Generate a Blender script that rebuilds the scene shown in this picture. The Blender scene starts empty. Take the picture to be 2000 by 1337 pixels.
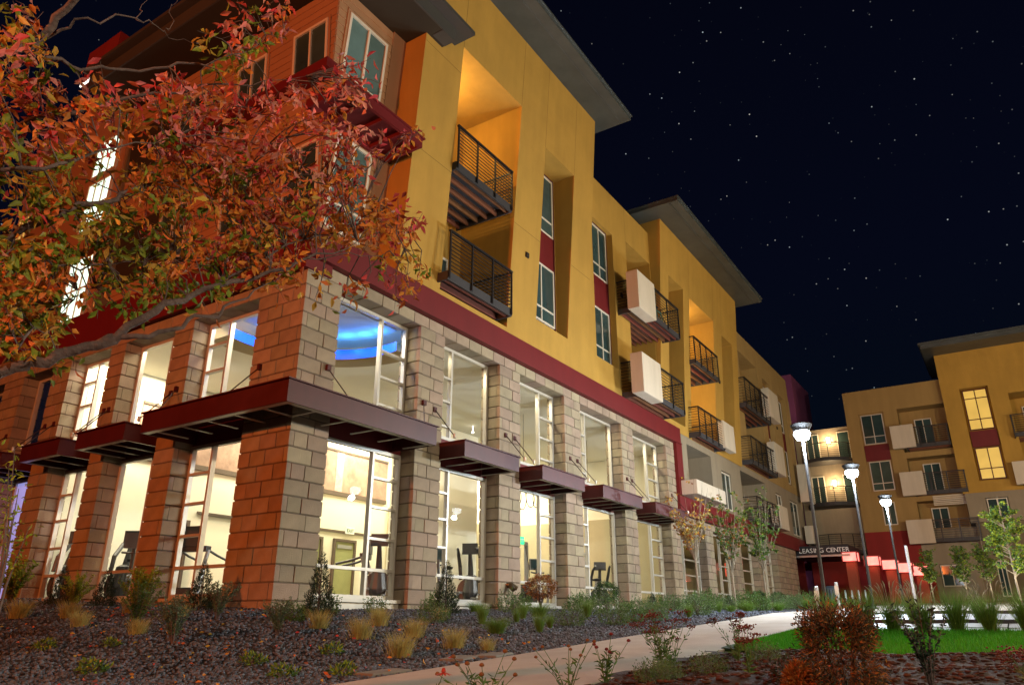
import bpy, math, random
import numpy as np
from mathutils import Vector, Matrix
R = random.Random(7)
NP = np.random.RandomState(11)
S = bpy.context.scene
COL = S.collection
# ------------------------------------------------------------------ camera
EYE = Vector((-8.954, -10.764, -0.190))
FPX, PITCH, ROLL, YAW = 1440.0, math.radians(20.75), math.radians(0.1), math.radians(33.15)
_f = Vector((math.cos(YAW)*math.cos(PITCH), math.sin(YAW)*math.cos(PITCH), math.sin(PITCH)))
_r = Vector((math.sin(YAW), -math.cos(YAW), 0)); _u = _r.cross(_f)
_r2 = _r*math.cos(ROLL)+_u*math.sin(ROLL); _u2 = _u*math.cos(ROLL)-_r*math.sin(ROLL)
cd = bpy.data.cameras.new('camera'); cam = bpy.data.objects.new('camera', cd); COL.objects.link(cam)
cd.sensor_width = 36.0; cd.lens = FPX/2000*36.0; cd.clip_start = 0.05; cd.clip_end = 3000
cam.matrix_world = Matrix(((_r2.x, _u2.x, -_f.x, EYE.x), (_r2.y, _u2.y, -_f.y, EYE.y), (_r2.z, _u2.z, -_f.z, EYE.z), (0, 0, 0, 1)))
S.camera = cam
def at(px, py, d):
    """a point of the place, d metres from the tripod, in the direction measured in the 2000 px wide photograph"""
    v = (_r2*((px-1000)/FPX) - _u2*((py-668.5)/FPX) + _f).normalized()
    return EYE + v*d
# ------------------------------------------------------------------ world : night sky with stars
W = bpy.data.worlds.new('World'); S.world = W; W.use_nodes = True
wn = W.node_tree.nodes; wl = W.node_tree.links; wn.clear()
wo = wn.new('ShaderNodeOutputWorld'); wb = wn.new('ShaderNodeBackground'); wl.new(wb.outputs[0], wo.inputs[0])
tc = wn.new('ShaderNodeTexCoord'); sep = wn.new('ShaderNodeSeparateXYZ'); wl.new(tc.outputs['Generated'], sep.inputs[0])
rmp = wn.new('ShaderNodeValToRGB'); wl.new(sep.outputs[2], rmp.inputs[0])
e = rmp.color_ramp.elements
e[0].position = 0.0; e[0].color = (0.0012, 0.0036, 0.0062, 1)
e[1].position = 1.0; e[1].color = (0.0008, 0.0009, 0.0032, 1)
m_ = e.new(0.42); m_.color = (0.0014, 0.0022, 0.0074, 1)
vor = wn.new('ShaderNodeTexVoronoi'); vor.inputs['Scale'].default_value = 120; wl.new(tc.outputs['Generated'], vor.inputs['Vector'])
lt = wn.new('ShaderNodeMapRange'); lt.inputs[1].default_value = 0.03; lt.inputs[2].default_value = 0.115; lt.inputs[3].default_value = 1; lt.inputs[4].default_value = 0
wl.new(vor.outputs['Distance'], lt.inputs[0])
sc_ = wn.new('ShaderNodeSeparateColor'); wl.new(vor.outputs['Color'], sc_.inputs[0])
pw = wn.new('ShaderNodeMath'); pw.operation = 'POWER'; pw.inputs[1].default_value = 8.0; wl.new(sc_.outputs[0], pw.inputs[0])
ml = wn.new('ShaderNodeMath'); ml.operation = 'MULTIPLY'; wl.new(lt.outputs[0], ml.inputs[0]); wl.new(pw.outputs[0], ml.inputs[1])
ml2 = wn.new('ShaderNodeMath'); ml2.operation = 'MULTIPLY'; ml2.inputs[1].default_value = 0.6; wl.new(ml.outputs[0], ml2.inputs[0])
tint = wn.new('ShaderNodeMix'); tint.data_type = 'RGBA'; tint.inputs['A'].default_value = (0.75, 0.9, 1, 1); tint.inputs['B'].default_value = (1, 0.95, 0.85, 1)
wl.new(sc_.outputs[1], tint.inputs['Factor'])
vm = wn.new('ShaderNodeVectorMath'); vm.operation = 'SCALE'; wl.new(tint.outputs['Result'], vm.inputs[0]); wl.new(ml2.outputs[0], vm.inputs['Scale'])
va = wn.new('ShaderNodeVectorMath'); va.operation = 'ADD'; wl.new(rmp.outputs[0], va.inputs[0]); wl.new(vm.outputs[0], va.inputs[1])
wl.new(va.outputs[0], wb.inputs[0]); wb.inputs[1].default_value = 1.0
# ------------------------------------------------------------------ lamps
def lamp(name, kind, loc, power, color, size=0.3, target=None, sy=None, spot=None):
    l = bpy.data.lights.new(name, kind); l.energy = power; l.color = color
    if kind == 'AREA':
        l.size = size
        if sy: l.shape = 'RECTANGLE'; l.size_y = sy
    else: l.shadow_soft_size = size
    if kind == 'SPOT' and spot: l.spot_size = math.radians(spot); l.spot_blend = 0.6
    o = bpy.data.objects.new(name, l); COL.objects.link(o); o.location = loc
    if target is not None:
        o.rotation_euler = (Vector(target)-Vector(loc)).to_track_quat('-Z', 'Y').to_euler()
    return o
SODIUM = (1.0, 0.20, 0.035)
lamp('sodium_street_light', 'POINT', (-22.0, -.8, 6.6), 12500, SODIUM, 0.25)
lamp('parking_light_near', 'POINT', (4.5, -19.0, 5.2), 3100, (1.0, 0.83, 0.58), 0.14)
lamp('parking_light_mid', 'POINT', (17.0, -21.0, 5.6), 6800, (1.0, 0.86, 0.58), 0.14)
lamp('parking_light_far', 'POINT', (28.0, -24.0, 6.0), 2700, (1.0, 0.78, 0.50), 0.14)
lamp('foreground_fill_behind', 'POINT', (-12.5, -16.0, 4.6), 2900, (1.0, 0.74, 0.52), 0.12)  # added fill behind the camera, brightens the tree and foreground
# ------------------------------------------------------------------ render settings
S.view_settings.view_transform = 'Standard'; S.view_settings.look = 'None'; S.view_settings.gamma = 1.0
S.view_settings.use_curve_mapping = False; S.view_settings.exposure = 0.12
S.cycles.use_denoising = True
S.cycles.max_bounces = 6; S.cycles.diffuse_bounces = 3; S.cycles.glossy_bounces = 3; S.cycles.transmission_bounces = 4
S.cycles.transparent_max_bounces = 12; S.cycles.sample_clamp_indirect = 4.0; S.cycles.caustics_reflective = False; S.cycles.caustics_refractive = False
# ------------------------------------------------------------------ materials
def mat(name, col, rough=0.7, var=0.12, scale=3.0, bump=0.0, bscale=40.0, metal=0.0, spec=0.3, objvar=0.0, island=0.0, trans=0.0, col2=None, coat=0.0, streak=0.0):
    m = bpy.data.materials.new(name); m.use_nodes = True
    n = m.node_tree.nodes; l = m.node_tree.links; p = n['Principled BSDF']
    p.inputs['Roughness'].default_value = rough; p.inputs['Metallic'].default_value = metal
    p.inputs['Specular IOR Level'].default_value = spec; p.inputs['Coat Weight'].default_value = coat
    t = n.new('ShaderNodeTexCoord'); nz = n.new('ShaderNodeTexNoise'); nz.inputs['Scale'].default_value = scale
    nz.inputs['Detail'].default_value = 6; nz.inputs['Roughness'].default_value = 0.62
    l.new(t.outputs['Object'], nz.inputs['Vector'])
    mx = n.new('ShaderNodeMix'); mx.data_type = 'RGBA'
    c2 = col2 or tuple(min(1, c*(1+var*1.6)) for c in col)
    mx.inputs['A'].default_value = (*[c*(1-var*1.6) for c in col], 1) if not col2 else (*col, 1)
    mx.inputs['B'].default_value = (*c2, 1)
    l.new(nz.outputs['Fac'], mx.inputs['Factor']); out = mx.outputs['Result']
    if streak:
        mp_ = n.new('ShaderNodeMapping'); mp_.inputs['Scale'].default_value = (1.5, 1.5, .22); l.new(t.outputs['Object'], mp_.inputs['Vector'])
        n2 = n.new('ShaderNodeTexNoise'); n2.inputs['Scale'].default_value = 1.4; n2.inputs['Detail'].default_value = 7; n2.inputs['Roughness'].default_value = .65; l.new(mp_.outputs[0], n2.inputs['Vector'])
        r2 = n.new('ShaderNodeMapRange'); r2.inputs[1].default_value = .38; r2.inputs[2].default_value = .66; r2.inputs[3].default_value = 1-streak; r2.inputs[4].default_value = 1+streak*.35; l.new(n2.outputs['Fac'], r2.inputs[0])
        h2 = n.new('ShaderNodeHueSaturation'); l.new(r2.outputs[0], h2.inputs['Value']); l.new(out, h2.inputs['Color']); out = h2.outputs['Color']
    if objvar or island:
        if island:
            g = n.new('ShaderNodeNewGeometry'); rnd = g.outputs['Random Per Island']; amt = island
        else:
            g = n.new('ShaderNodeObjectInfo'); rnd = g.outputs['Random']; amt = objvar
        mr = n.new('ShaderNodeMapRange'); mr.inputs[3].default_value = 1-amt; mr.inputs[4].default_value = 1+amt; l.new(rnd, mr.inputs[0])
        hs = n.new('ShaderNodeHueSaturation'); l.new(mr.outputs[0], hs.inputs['Value']); l.new(out, hs.inputs['Color'])
        if island or objvar > 0.1:
            mh = n.new('ShaderNodeMapRange'); mh.inputs[3].default_value = 0.5-0.02; mh.inputs[4].default_value = 0.5+0.02
            wn_ = n.new('ShaderNodeTexWhiteNoise'); wn_.noise_dimensions = '1D'; l.new(rnd, wn_.inputs['W']); l.new(wn_.outputs['Value'], mh.inputs[0]); l.new(mh.outputs[0], hs.inputs['Hue'])
        out = hs.outputs['Color']
    l.new(out, p.inputs['Base Color'])
    if bump:
        b2 = n.new('ShaderNodeTexNoise'); b2.inputs['Scale'].default_value = bscale; b2.inputs['Detail'].default_value = 4; l.new(t.outputs['Object'], b2.inputs['Vector'])
        bp_ = n.new('ShaderNodeBump'); bp_.inputs['Strength'].default_value = bump; bp_.inputs['Distance'].default_value = 0.02
        l.new(b2.outputs['Fac'], bp_.inputs['Height']); l.new(bp_.outputs['Normal'], p.inputs['Normal'])
    if trans:
        tr = n.new('ShaderNodeBsdfTranslucent'); l.new(out, tr.inputs['Color'])
        ms = n.new('ShaderNodeMixShader'); ms.inputs[0].default_value = trans
        l.new(p.outputs[0], ms.inputs[1]); l.new(tr.outputs[0], ms.inputs[2]); l.new(ms.outputs[0], n['Material Output'].inputs['Surface'])
    return m
def emis(name, col, strength, var=0.0, scale=2.0):
    m = bpy.data.materials.new(name); m.use_nodes = True; n = m.node_tree.nodes; l = m.node_tree.links
    p = n['Principled BSDF']; p.inputs['Base Color'].default_value = (*[min(1, c*0.5) for c in col], 1); p.inputs['Roughness'].default_value = 0.4
    p.inputs['Emission Color'].default_value = (*col, 1); p.inputs['Emission Strength'].default_value = strength
    if var:
        t = n.new('ShaderNodeTexCoord'); nz = n.new('ShaderNodeTexNoise'); nz.inputs['Scale'].default_value = scale; l.new(t.outputs['Object'], nz.inputs['Vector'])
        mr = n.new('ShaderNodeMapRange'); mr.inputs[3].default_value = strength*(1-var); mr.inputs[4].default_value = strength*(1+var)
        l.new(nz.outputs['Fac'], mr.inputs[0]); l.new(mr.outputs[0], p.inputs['Emission Strength'])
    return m
def glass(name, tint=(1, 1, 1), refl=1.0):
    m = bpy.data.materials.new(name); m.use_nodes = True; n = m.node_tree.nodes; l = m.node_tree.links
    n.remove(n['Principled BSDF'])
    tr = n.new('ShaderNodeBsdfTransparent'); tr.inputs[0].default_value = (*tint, 1)
    gl = n.new('ShaderNodeBsdfGlossy'); gl.inputs['Roughness'].default_value = 0.01
    lw = n.new('ShaderNodeLayerWeight'); lw.inputs[0].default_value = 0.5
    pw_ = n.new('ShaderNodeMath'); pw_.operation = 'POWER'; pw_.inputs[1].default_value = 5.0; l.new(lw.outputs['Facing'], pw_.inputs[0])
    fr = n.new('ShaderNodeMath'); fr.operation = 'MULTIPLY_ADD'; fr.inputs[1].default_value = 0.55*refl; fr.inputs[2].default_value = 0.025*refl; l.new(pw_.outputs[0], fr.inputs[0])
    ms = n.new('ShaderNodeMixShader'); l.new(fr.outputs[0], ms.inputs[0]); l.new(tr.outputs[0], ms.inputs[1]); l.new(gl.outputs[0], ms.inputs[2])
    l.new(ms.outputs[0], n['Material Output'].inputs['Surface']); return m
M = dict(
 stone=mat('split_face_stone', (0.30, 0.235, 0.165), 0.85, 0.24, 2.6, 0.7, 55, objvar=0.13),
 mortar=mat('mortar', (0.135, 0.105, 0.08), 0.95, 0.1),
 yellow=mat('yellow_stucco', (0.42, 0.242, 0.046), 0.9, 0.12, 0.9, 0.35, 90, streak=0.085),
 yellow2=mat('ochre_stucco', (0.33, 0.21, 0.075), 0.9, 0.07, 0.9, 0.35, 90, streak=0.085),
 beige=mat('beige_stucco', (0.27, 0.22, 0.155), 0.9, 0.10, 1.2, 0.3, 90, streak=0.085),
 panel=mat('cream_balcony_panel', (0.56, 0.48, 0.38), 0.75, 0.04, 1.2, 0.15, 60, streak=0.1),
 taupe=mat('taupe_stucco', (0.17, 0.135, 0.085), 0.9, 0.08, 1.0, 0.3, 90, streak=0.085),
 red=mat('dark_red_paint', (0.135, 0.010, 0.012), 0.55, 0.10, 1.0, 0.1, 60, streak=0.085),
 redsteel=mat('oxide_red_steel', (0.068, 0.008, 0.008), 0.5, 0.2, 2.5, 0.08, 40, spec=0.35, streak=0.085),
 redwall=mat('red_stucco', (0.24, 0.022, 0.02), 0.85, 0.08, 1.0, 0.25, 90, streak=0.085),
 mauve=mat('purple_lit_stucco', (0.20, 0.05, 0.13), 0.85, 0.08, 1.0),  # purple light on the far tower is put into this colour
 siding=mat('siding_paint', (0.36, 0.19, 0.10), 0.7, 0.06, 2.0, 0.1, 80, objvar=0.06),
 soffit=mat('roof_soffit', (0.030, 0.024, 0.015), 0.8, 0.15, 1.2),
 metalroof=mat('galvanised_roof_metal', (0.085, 0.095, 0.095), 0.4, 0.3, 0.8, 0.5, 1.3, metal=0.35, spec=0.5, streak=0.085),
 fascia=mat('grey_fascia', (0.055, 0.052, 0.048), 0.6, 0.12, 1.0),
 alu=mat('window_aluminium', (0.52, 0.49, 0.43), 0.4, 0.04, 4.0, metal=0.25, spec=0.5),
 vinyl=mat('window_vinyl', (0.62, 0.56, 0.47), 0.45, 0.03, 4.0),
 darkframe=mat('dark_red_frame', (0.08, 0.012, 0.014), 0.5, 0.05),
 dark=mat('black_railing_steel', (0.014, 0.013, 0.014), 0.45, 0.1, spec=0.4),
 deck=mat('dark_deck_fascia', (0.045, 0.042, 0.045), 0.6, 0.15),
 joist=mat('brown_timber_joist', (0.16, 0.055, 0.026), 0.75, 0.2, 3.0, objvar=0.12),
 pane=mat('dark_window_pane', (0.035, 0.062, 0.062), 0.07, 0.45, 0.7, spec=0.6, objvar=0.25),
 blind=mat('window_blind_pane', (0.10, 0.16, 0.155), 0.25, 0.3, 1.0, spec=0.6, objvar=0.3),
 gwall=mat('gym_wall', (0.74, 0.69, 0.52), 0.8, 0.03, 0.8), gceil=mat('gym_ceiling', (0.78, 0.75, 0.62), 0.85, 0.02),
 gfloor=mat('gym_rubber_floor', (0.09, 0.085, 0.08), 0.7, 0.2), gbrown=mat('gym_brown_trim', (0.10, 0.07, 0.045), 0.6, 0.1),
 gtan=mat('gym_tan_wall', (0.42, 0.36, 0.22), 0.8, 0.04),
 ring=mat('beige_ceiling_ring', (0.42, 0.33, 0.18), 0.8, 0.02),
 glass=glass('clear_glass', refl=0.45),
 machine=mat('machine_graphite', (0.045, 0.043, 0.042), 0.4, 0.2, 5, spec=0.5), machine2=mat('machine_silver', (0.36, 0.36, 0.35), 0.35, 0.1, 5, metal=0.6),
 vinylpad=mat('machine_pad', (0.02, 0.02, 0.022), 0.6, 0.1), screen=emis('blue_screen', (0.15, 0.45, 1.0), 1.2),
 exitg=emis('exit_sign_green', (0.03, 1.0, 0.30), 1.6), exitw=mat('exit_sign_white', (0.8, 0.8, 0.72), 0.5, 0.02), exitt=mat('exit_letters', (0.03, 0.16, 0.06), 0.5, 0.02),
 gravel=mat('dark_gravel_bed', (0.026, 0.026, 0.029), 0.9, 0.4, 14, 0.9, 30), stoneg=mat('lava_stone', (0.070, 0.086, 0.118), 0.7, 0.25, 20, island=0.85),
 concrete=mat('broom_concrete', (0.39, 0.345, 0.30), 0.85, 0.22, 0.8, 0.25, 120, streak=0.085), granite=mat('rough_granite', (0.30, 0.31, 0.34), 0.55, 0.3, 4, 0.7, 9, spec=0.35, objvar=0.1),
 mulch=mat('bark_mulch', (0.030, 0.014, 0.010), 0.95, 0.5, 20, 1.0, 30), chip=mat('bark_chip', (0.05, 0.020, 0.012), 0.95, 0.3, 10, island=0.6),
 turf=mat('turf_soil', (0.020, 0.045, 0.008), 0.95, 0.3, 6, 0.6, 80), blade=mat('lawn_blade', (0.045, 0.24, 0.006), 0.6, 0.2, 3, island=0.35, trans=0.35),
 bark=mat('grey_brown_bark', (0.105, 0.08, 0.075), 0.85, 0.4, 9, 0.9, 26), bark2=mat('pale_young_bark', (0.24, 0.20, 0.15), 0.9, 0.3, 9, 0.5, 30),
 lf_red=mat('red_autumn_leaf', (0.50, 0.085, 0.060), 0.5, 0.25, 3, island=0.35, trans=0.4), lf_or=mat('orange_autumn_leaf', (0.58, 0.19, 0.035), 0.5, 0.25, 3, island=0.35, trans=0.4),
 lf_ye=mat('yellow_autumn_leaf', (0.52, 0.32, 0.05), 0.5, 0.25, 3, island=0.35, trans=0.4), lf_gr=mat('green_autumn_leaf', (0.17, 0.23, 0.025), 0.5, 0.3, 3, island=0.4, trans=0.4),
 lf_pk=mat('pink_autumn_leaf', (0.58, 0.22, 0.18), 0.45, 0.25, 3, island=0.3, trans=0.35),
 leaf=mat('shrub_leaf', (0.070, 0.14, 0.030), 0.6, 0.3, 3, island=0.45, trans=0.3), leaf_d=mat('spruce_needle', (0.022, 0.045, 0.026), 0.7, 0.3, 3, island=0.45, trans=0.15),
 leaf_b=mat('bluish_sage_leaf', (0.11, 0.16, 0.085), 0.7, 0.2, 3, island=0.35, trans=0.25), leaf_y=mat('lime_leaf', (0.22, 0.29, 0.025), 0.6, 0.2, 3, island=0.3, trans=0.35),
 leaf_o=mat('browning_and_lit_leaf', (0.27, 0.10, 0.022), 0.7, 0.3, 3, island=0.4, trans=0.25), leaf_r=mat('rust_dark_leaf', (0.085, 0.045, 0.022), 0.7, 0.3, 3, island=0.5, trans=0.2),
 straw=mat('straw_grass', (0.38, 0.34, 0.11), 0.7, 0.2, 3, island=0.35, trans=0.3), grass=mat('ornamental_grass', (0.12, 0.22, 0.035), 0.6, 0.2, 3, island=0.4, trans=0.3),
 plume=mat('grass_plume', (0.42, 0.38, 0.30), 0.8, 0.15, 3, island=0.2, trans=0.3), flower=mat('rust_flower_head', (0.13, 0.026, 0.016), 0.85, 0.3, 20, island=0.4),
 flower2=mat('dried_brown_flower_head', (0.16, 0.075, 0.02), 0.85, 0.3, 20, island=0.4), flower3=mat('red_flower', (0.35, 0.03, 0.012), 0.6, 0.2, 8),
 pole=mat('dark_lamp_pole', (0.004, 0.004, 0.005), 0.6, 0.1, spec=0.5), lampg=emis('lamp_lens', (0.80, 0.92, 1.0), 22.0), warm=emis('warm_wall_light', (1.0, 0.72, 0.38), 14.0),
 lant=emis('red_lantern_panel', (1.0, 0.25, 0.20), 1.7, 0.35, 3), lantf=mat('lantern_frame', (0.28, 0.03, 0.03), 0.5, 0.05), column=mat('terracotta_column', (0.27, 0.065, 0.035), 0.85, 0.1, 1.2, 0.2, 60),
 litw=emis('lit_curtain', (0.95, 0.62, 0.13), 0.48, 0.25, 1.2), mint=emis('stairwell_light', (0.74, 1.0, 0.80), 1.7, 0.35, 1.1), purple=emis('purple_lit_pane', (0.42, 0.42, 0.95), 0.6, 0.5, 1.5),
 blue=emis('blue_cove_light', (0.0, 0.07, 0.95), 1.2), signw=mat('white_sign_letter', (0.75, 0.75, 0.76), 0.5, 0.02), signb=mat('dark_sign_canopy', (0.02, 0.018, 0.022), 0.5, 0.05),
 bollard=mat('pale_steel_bollard', (0.48, 0.52, 0.56), 0.35, 0.06, metal=0.5), bin=mat('blue_grey_bin', (0.06, 0.08, 0.12), 0.5, 0.1), tagm=mat('small_notice', (0.55, 0.45, 0.35), 0.6, 0.05),
 brass=mat('old_brass', (0.16, 0.12, 0.07), 0.4, 0.2, metal=0.8), slab=mat('flat_stone', (0.17, 0.16, 0.14), 0.85, 0.2, 4, 0.4, 40), cable=mat('steel_rod', (0.06, 0.035, 0.03), 0.5, 0.1, metal=0.4),
 mural=mat('sepia_mural', (0.06, 0.028, 0.018), 0.7, 0.5, 2.6, col2=(0.55, 0.36, 0.24)), purlin=mat('led_white', (0.8, 0.8, 0.75), 0.5, 0.02), green_obj=mat('teal_bicycle_paint', (0.02, 0.16, 0.13), 0.4, 0.1),
)
# ------------------------------------------------------------------ mesh helpers
class MB:
    def __init__(s): s.v = []; s.f = []; s.m = []
    def add(s, v, f, m=0):
        o = len(s.v); s.v += [tuple(p) for p in v]; s.f += [tuple(i+o for i in q) for q in f]; s.m += [m]*len(f); return s
    def quad(s, a, b, c, d, m=0): return s.add([a, b, c, d], [(0, 1, 2, 3)], m)
    def box(s, x0, x1, y0, y1, z0, z1, m=0, map=None):
        v = [(x, y, z) for z in (z0, z1) for y in (y0, y1) for x in (x0, x1)]
        if map: v = [map(*p) for p in v]
        return s.add(v, [(0, 2, 3, 1), (4, 5, 7, 6), (0, 1, 5, 4), (2, 6, 7, 3), (0, 4, 6, 2), (1, 3, 7, 5)], m)
    def tube(s, pts, rad, n=6, m=0, cap=True):
        pts = [Vector(p) for p in pts]; rad = rad if isinstance(rad, (list, tuple)) else [rad]*len(pts)
        vs = []; fs = []; a = None
        for i, p in enumerate(pts):
            t = (pts[min(i+1, len(pts)-1)]-pts[max(i-1, 0)])
            t = t.normalized() if t.length > 1e-9 else Vector((0, 0, 1))
            if a is None: a = t.orthogonal().normalized()
            a = (a-t*a.dot(t)); a = a.normalized() if a.length > 1e-6 else t.orthogonal().normalized()
            b = t.cross(a)
            for k in range(n):
                an = 2*math.pi*k/n; vs.append(p+(a*math.cos(an)+b*math.sin(an))*rad[i])
        for i in range(len(pts)-1):
            for k in range(n):
                k2 = (k+1) % n; fs.append((i*n+k, i*n+k2, (i+1)*n+k2, (i+1)*n+k))
        if cap: fs.append(tuple(range(n))[::-1]); fs.append(tuple((len(pts)-1)*n+k for k in range(n)))
        return s.add(vs, fs, m)
    def lathe(s, prof, c=(0, 0, 0), n=16, m=0):
        vs = []; fs = []
        for (r, z) in prof:
            for k in range(n): an = 2*math.pi*k/n; vs.append((c[0]+r*math.cos(an), c[1]+r*math.sin(an), c[2]+z))
        for i in range(len(prof)-1):
            for k in range(n):
                k2 = (k+1) % n; fs.append((i*n+k, i*n+k2, (i+1)*n+k2, (i+1)*n+k))
        return s.add(vs, fs, m)
    def build(s, name, mats, parent=None, smooth=False, loc=None):
        me = bpy.data.meshes.new(name); me.from_pydata(s.v, [], s.f)
        for q in (mats if isinstance(mats, (list, tuple)) else [mats]): me.materials.append(q)
        if any(s.m): me.polygons.foreach_set('material_index', s.m)
        if smooth: me.polygons.foreach_set('use_smooth', [True]*len(me.polygons))
        me.update(); return link(name, me, parent, loc)
def link(name, me, parent=None, loc=None):
    o = bpy.data.objects.new(name, me); COL.objects.link(o)
    if parent is not None: o.parent = parent
    if loc is not None: o.location = loc
    return o
def tag(o, label=None, cat=None, group=None, kind=None):
    if label: o['label'] = label
    if cat: o['category'] = cat
    if group: o['group'] = group
    if kind: o['kind'] = kind
    return o
def thing(name, loc, label, cat, group=None, rz=0):
    o = bpy.data.objects.new(name, None); COL.objects.link(o); o.location = loc; o.rotation_euler = (0, 0, rz); o.empty_display_size = 0.2
    return tag(o, label, cat, group)
def copy_tree(o, parent=None):
    c = o.copy(); COL.objects.link(c)
    if parent is not None: c.parent = parent
    for ch in list(o.children): copy_tree(ch, c)
    return c
def bulk(name, V, F, mats, mi=None, parent=None, smooth=False):
    me = bpy.data.meshes.new(name); V = np.asarray(V, np.float32); F = np.asarray(F, np.int32); k = F.shape[1]
    me.vertices.add(len(V)); me.vertices.foreach_set('co', V.ravel()); me.loops.add(F.size); me.loops.foreach_set('vertex_index', F.ravel())
    me.polygons.add(len(F)); me.polygons.foreach_set('loop_start', np.arange(len(F), dtype=np.int32)*k)
    try: me.polygons.foreach_set('loop_total', np.full(len(F), k, np.int32))
    except Exception: pass
    for q in (mats if isinstance(mats, (list, tuple)) else [mats]): me.materials.append(q)
    if mi is not None: me.polygons.foreach_set('material_index', np.asarray(mi, np.int32))
    me.update(calc_edges=True)
    if smooth: me.polygons.foreach_set('use_smooth', np.ones(len(F), bool))
    return link(name, me, parent)
def ur(a, b): return R.uniform(a, b)
MR = lambda u, v, z: (u, -v, z)          # right facade (runs along +x), v = outwards
ML = lambda u, v, z: (-v, u, z)          # left facade (runs along +y)
XF = 47.0
MF = lambda u, v, z: (XF-v, u, z)        # block across the end of the courtyard
def wall(name, m, parent, mp, u0, u1, z0, z1, holes=(), front=lambda z: 0.0, outer=2.0, reveal=None):
    """stucco wall with openings; holes = (u0,u1,z0,z1,back_v); front(z) gives the outward lean"""
    us = sorted({u0, u1} | {h[0] for h in holes} | {h[1] for h in holes}); zs = sorted({z0, z1} | {h[2] for h in holes} | {h[3] for h in holes})
    b = MB()
    for i in range(len(us)-1):
        for j in range(len(zs)-1):
            cu, cz = (us[i]+us[i+1])/2, (zs[j]+zs[j+1])/2
            if any(h[0] < cu < h[1] and h[2] < cz < h[3] for h in holes): continue
            a, c, p, q = us[i], us[i+1], zs[j], zs[j+1]
            b.quad(mp(a, front(p), p), mp(c, front(p), p), mp(c, front(q), q), mp(a, front(q), q))
    for (a, c, p, q, bk) in holes:
        fp, fq = front(p), front(q)
        b.quad(mp(a, fp, p), mp(c, fp, p), mp(c, bk, p), mp(a, bk, p)); b.quad(mp(a, fq, q), mp(c, fq, q), mp(c, bk, q), mp(a, bk, q))
        b.quad(mp(a, fp, p), mp(a, bk, p), mp(a, bk, q), mp(a, fq, q)); b.quad(mp(c, fp, p), mp(c, bk, p), mp(c, bk, q), mp(c, fq, q))
        b.quad(mp(a, bk, p), mp(c, bk, p), mp(c, bk, q), mp(a, bk, q))
    f0, f1 = front(z0), front(z1); o = -outer
    for u in (u0, u1): b.quad(mp(u, f0, z0), mp(u, o, z0), mp(u, o, z1), mp(u, f1, z1))
    b.quad(mp(u0, f1, z1), mp(u1, f1, z1), mp(u1, o, z1), mp(u0, o, z1)); b.quad(mp(u0, f0, z0), mp(u1, f0, z0), mp(u1, o, z0), mp(u0, o, z0))
    return b.build(name, m, parent)
def window(parent, mp, u0, u1, z0, z1, v, frame, glassm, mull=(), rails=(), lad=None, rungs=(), w=0.06, d=0.07, label=None, lowm=None):
    """framed window; mull = vertical bar positions, rails = full-width bars, lad=(ua,ub) narrow column with rungs"""
    b = MB(); B = lambda a, c, p, q, e=0.0: b.box(a, c, v-d/2-e, v+d/2+e, p, q, map=mp)
    B(u0, u0+w, z0, z1); B(u1-w, u1, z0, z1); B(u0+w, u1-w, z0, z0+w); B(u0+w, u1-w, z1-w, z1)
    ul = sorted(mull); zl = sorted(rails)
    xs = [u0+w]+[x for m_ in ul for x in (m_-w*.42, m_+w*.42)]+[u1-w]
    for m_ in ul: B(m_-w*.42, m_+w*.42, z0+w, z1-w, 0.004)
    for r_ in zl:
        for i in range(0, len(xs), 2): B(xs[i], xs[i+1], r_-w*.42, r_+w*.42)
    fo = b
    cells = []
    zs = [z0+w]+[x for r_ in zl for x in (r_-w*.42, r_+w*.42)]+[z1-w]
    for i in range(0, len(xs), 2):
        for j in range(0, len(zs), 2):
            a, c, p, q = xs[i], xs[i+1], zs[j], zs[j+1]
            if lad and lad[0] < (a+c)/2 < lad[1]:
                rr = [r_ for r_ in rungs if p+.1 < r_ < q-.1]; yy = [p]
                for r_ in rr: B(a, c, r_-w*.35, r_+w*.35); yy += [r_-w*.35, r_+w*.35]
                yy.append(q)
                for k in range(0, len(yy), 2): cells.append((a, c, yy[k], yy[k+1]))
            else: cells.append((a, c, p, q))
    fr = fo.build('window', frame, parent)
    if label: fr['label'] = label
    for (a, c, p, q) in cells:
        g = MB(); g.box(a-.004, c+.004, v-.006, v+.006, p-.004, q+.004, map=mp)
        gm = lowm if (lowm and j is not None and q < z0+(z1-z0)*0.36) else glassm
        g.build('pane', gm, fr)
    return fr
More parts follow.
